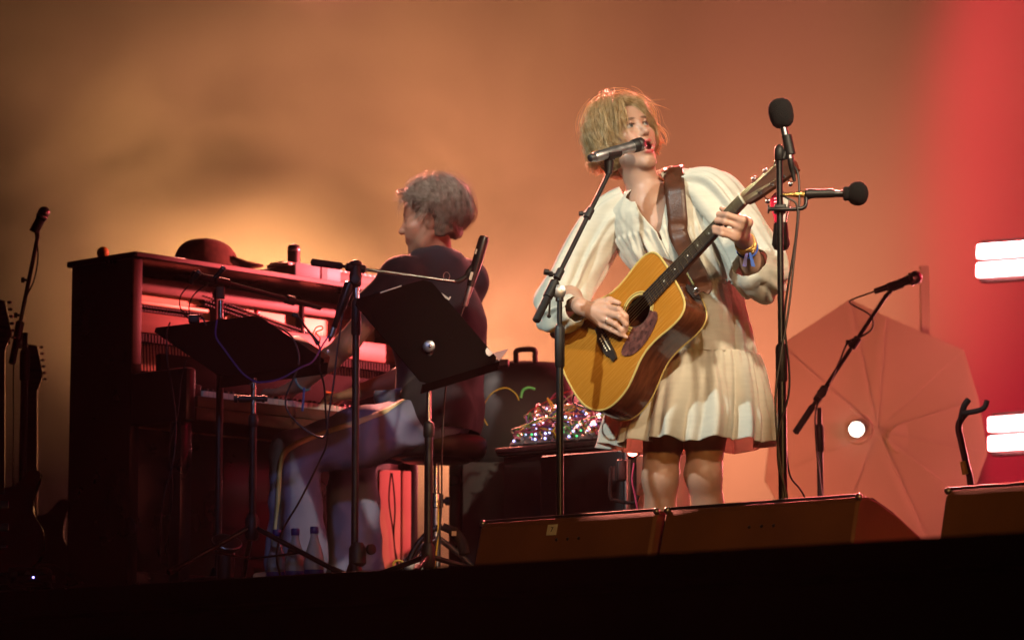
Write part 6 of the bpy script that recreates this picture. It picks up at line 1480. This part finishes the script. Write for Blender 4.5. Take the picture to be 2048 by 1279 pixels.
add('pedal_foot', tube([(c.x, c.y, RISER), c], .03, 12), M['black_plastic'], t)
# stage box at left
c = W(60, 1135, 11.6)
t = thing('stage_box', 'small black connection box on the floor at the left', 'stage box', (c.x, c.y, RISER))
sharp(add('box_body', box((c.x, c.y, RISER + (c.z - RISER) / 2), (.14, .10, c.z - RISER), None, .008), M['black_plastic'], t))
for k in range(3): add('socket', lathe((c.x - .045 + .045 * k, c.y - .05, RISER + .04), (0, -1, 0), [(0, .012), (.004, .012), (.006, .008)], 12), M['steel'], t)
c2 = W(72, 1178, 11.3)
t = thing('pedal_unit', 'small black pedal unit with a tiny blue light at lower left', 'pedal', (c2.x, c2.y, RISER))
sharp(add('case', box((c2.x, c2.y, RISER + .012), (.12, .08, .024), None, .004), M['black_plastic'], t)); add('indicator_light', ball((c2.x - .004, c2.y - .041, RISER + .014), .0035, 8, 6), M['led_blue'], t)
for i, pts in enumerate(([(60, 1150), (80, 1125), (110, 1128), (140, 1150), (165, 1165)], [(110, 1130), (130, 1140), (155, 1165), (120, 1175)], [(20, 1165), (45, 1150), (60, 1160), (95, 1172)])):
    cable(('black cable arching over the connection box at the left', 'short black cable dropping right of the connection box', 'black cable running left of the connection box')[i], [W(x, y, 11.45) for x, y in pts], .004)
# electric guitars at the far left edge
def left_guitar(label, px, Y, red):
    b = W(px, 1160, Y); t = thing('electric_guitar', label, 'guitar', (b.x, b.y, RISER), group='guitars at the left edge')
    bz = RISER + .06; lean = Vector((-.03, .12, 1)).normalized(); sx = Vector((1, 0, .03)).normalized(); fn = sx.cross(lean).normalized(); fn = fn if fn.y < 0 else -fn
    o = Vector((b.x, b.y, bz)); out = [(0, 0), (.10, .005), (.155, .06), (.16, .14), (.125, .21), (.13, .28), (.15, .35), (.11, .36), (.06, .31), (.0, .30), (-.05, .31), (-.12, .38), (-.16, .36), (-.14, .28), (-.125, .21), (-.16, .13), (-.15, .05), (-.1, .005)]
    pl = [o + sx * a + lean * c_ for a, c_ in [(p.x, p.y) for p in spline([(a, c_, 0) for a, c_ in out + [out[0]]], 3)][:-1]]
    add('body', prism(pl, fn * -.045), M['wood_red'] if red else M['black_plastic'], t, smooth=False)
    add('neck', prism([o + sx * -.024 + lean * .28 + fn * .01, o + sx * .024 + lean * .28 + fn * .01, o + sx * .021 + lean * .80 + fn * .01, o + sx * -.021 + lean * .80 + fn * .01], fn * -.02), M['neckwood'], t, smooth=False)
    add('headstock', prism([o + sx * -.022 + lean * .80 + fn * .008, o + sx * .022 + lean * .80 + fn * .008, o + sx * .045 + lean * .86 + fn * .008, o + sx * .02 + lean * .98 + fn * .008, o + sx * -.03 + lean * .99 + fn * .008, o + sx * -.035 + lean * .88 + fn * .008], fn * -.014), M['rosewood'], t, smooth=False)
    for k in range(6): add('tuner_button', ball(o + sx * (.050 - .006 * k * .5) + lean * (.845 + .026 * k), (.009, .005, .006), 8, 6), M['chrome'], t)
    for k in range(2): add('pickup', box(o + lean * (.16 + .08 * k) + fn * .004, (.08, .01, .03), (sx, fn, lean), .003), M['chrome'], t)
    add('bridge', box(o + lean * .09 + fn * .004, (.07, .012, .012), (sx, fn, lean), .002), M['chrome'], t)
    add('stand_foot', tube([Vector((b.x - .12, b.y + .02, RISER)), o + lean * .02 + fn * -.02, Vector((b.x + .12, b.y + .02, RISER))], .011, 8), M['black_metal'], t)
left_guitar('electric guitar on its stand cut off by the left edge', -6, 11.75, True)
left_guitar('dark electric guitar standing behind the far left microphone stand', 62, 13.0, False)
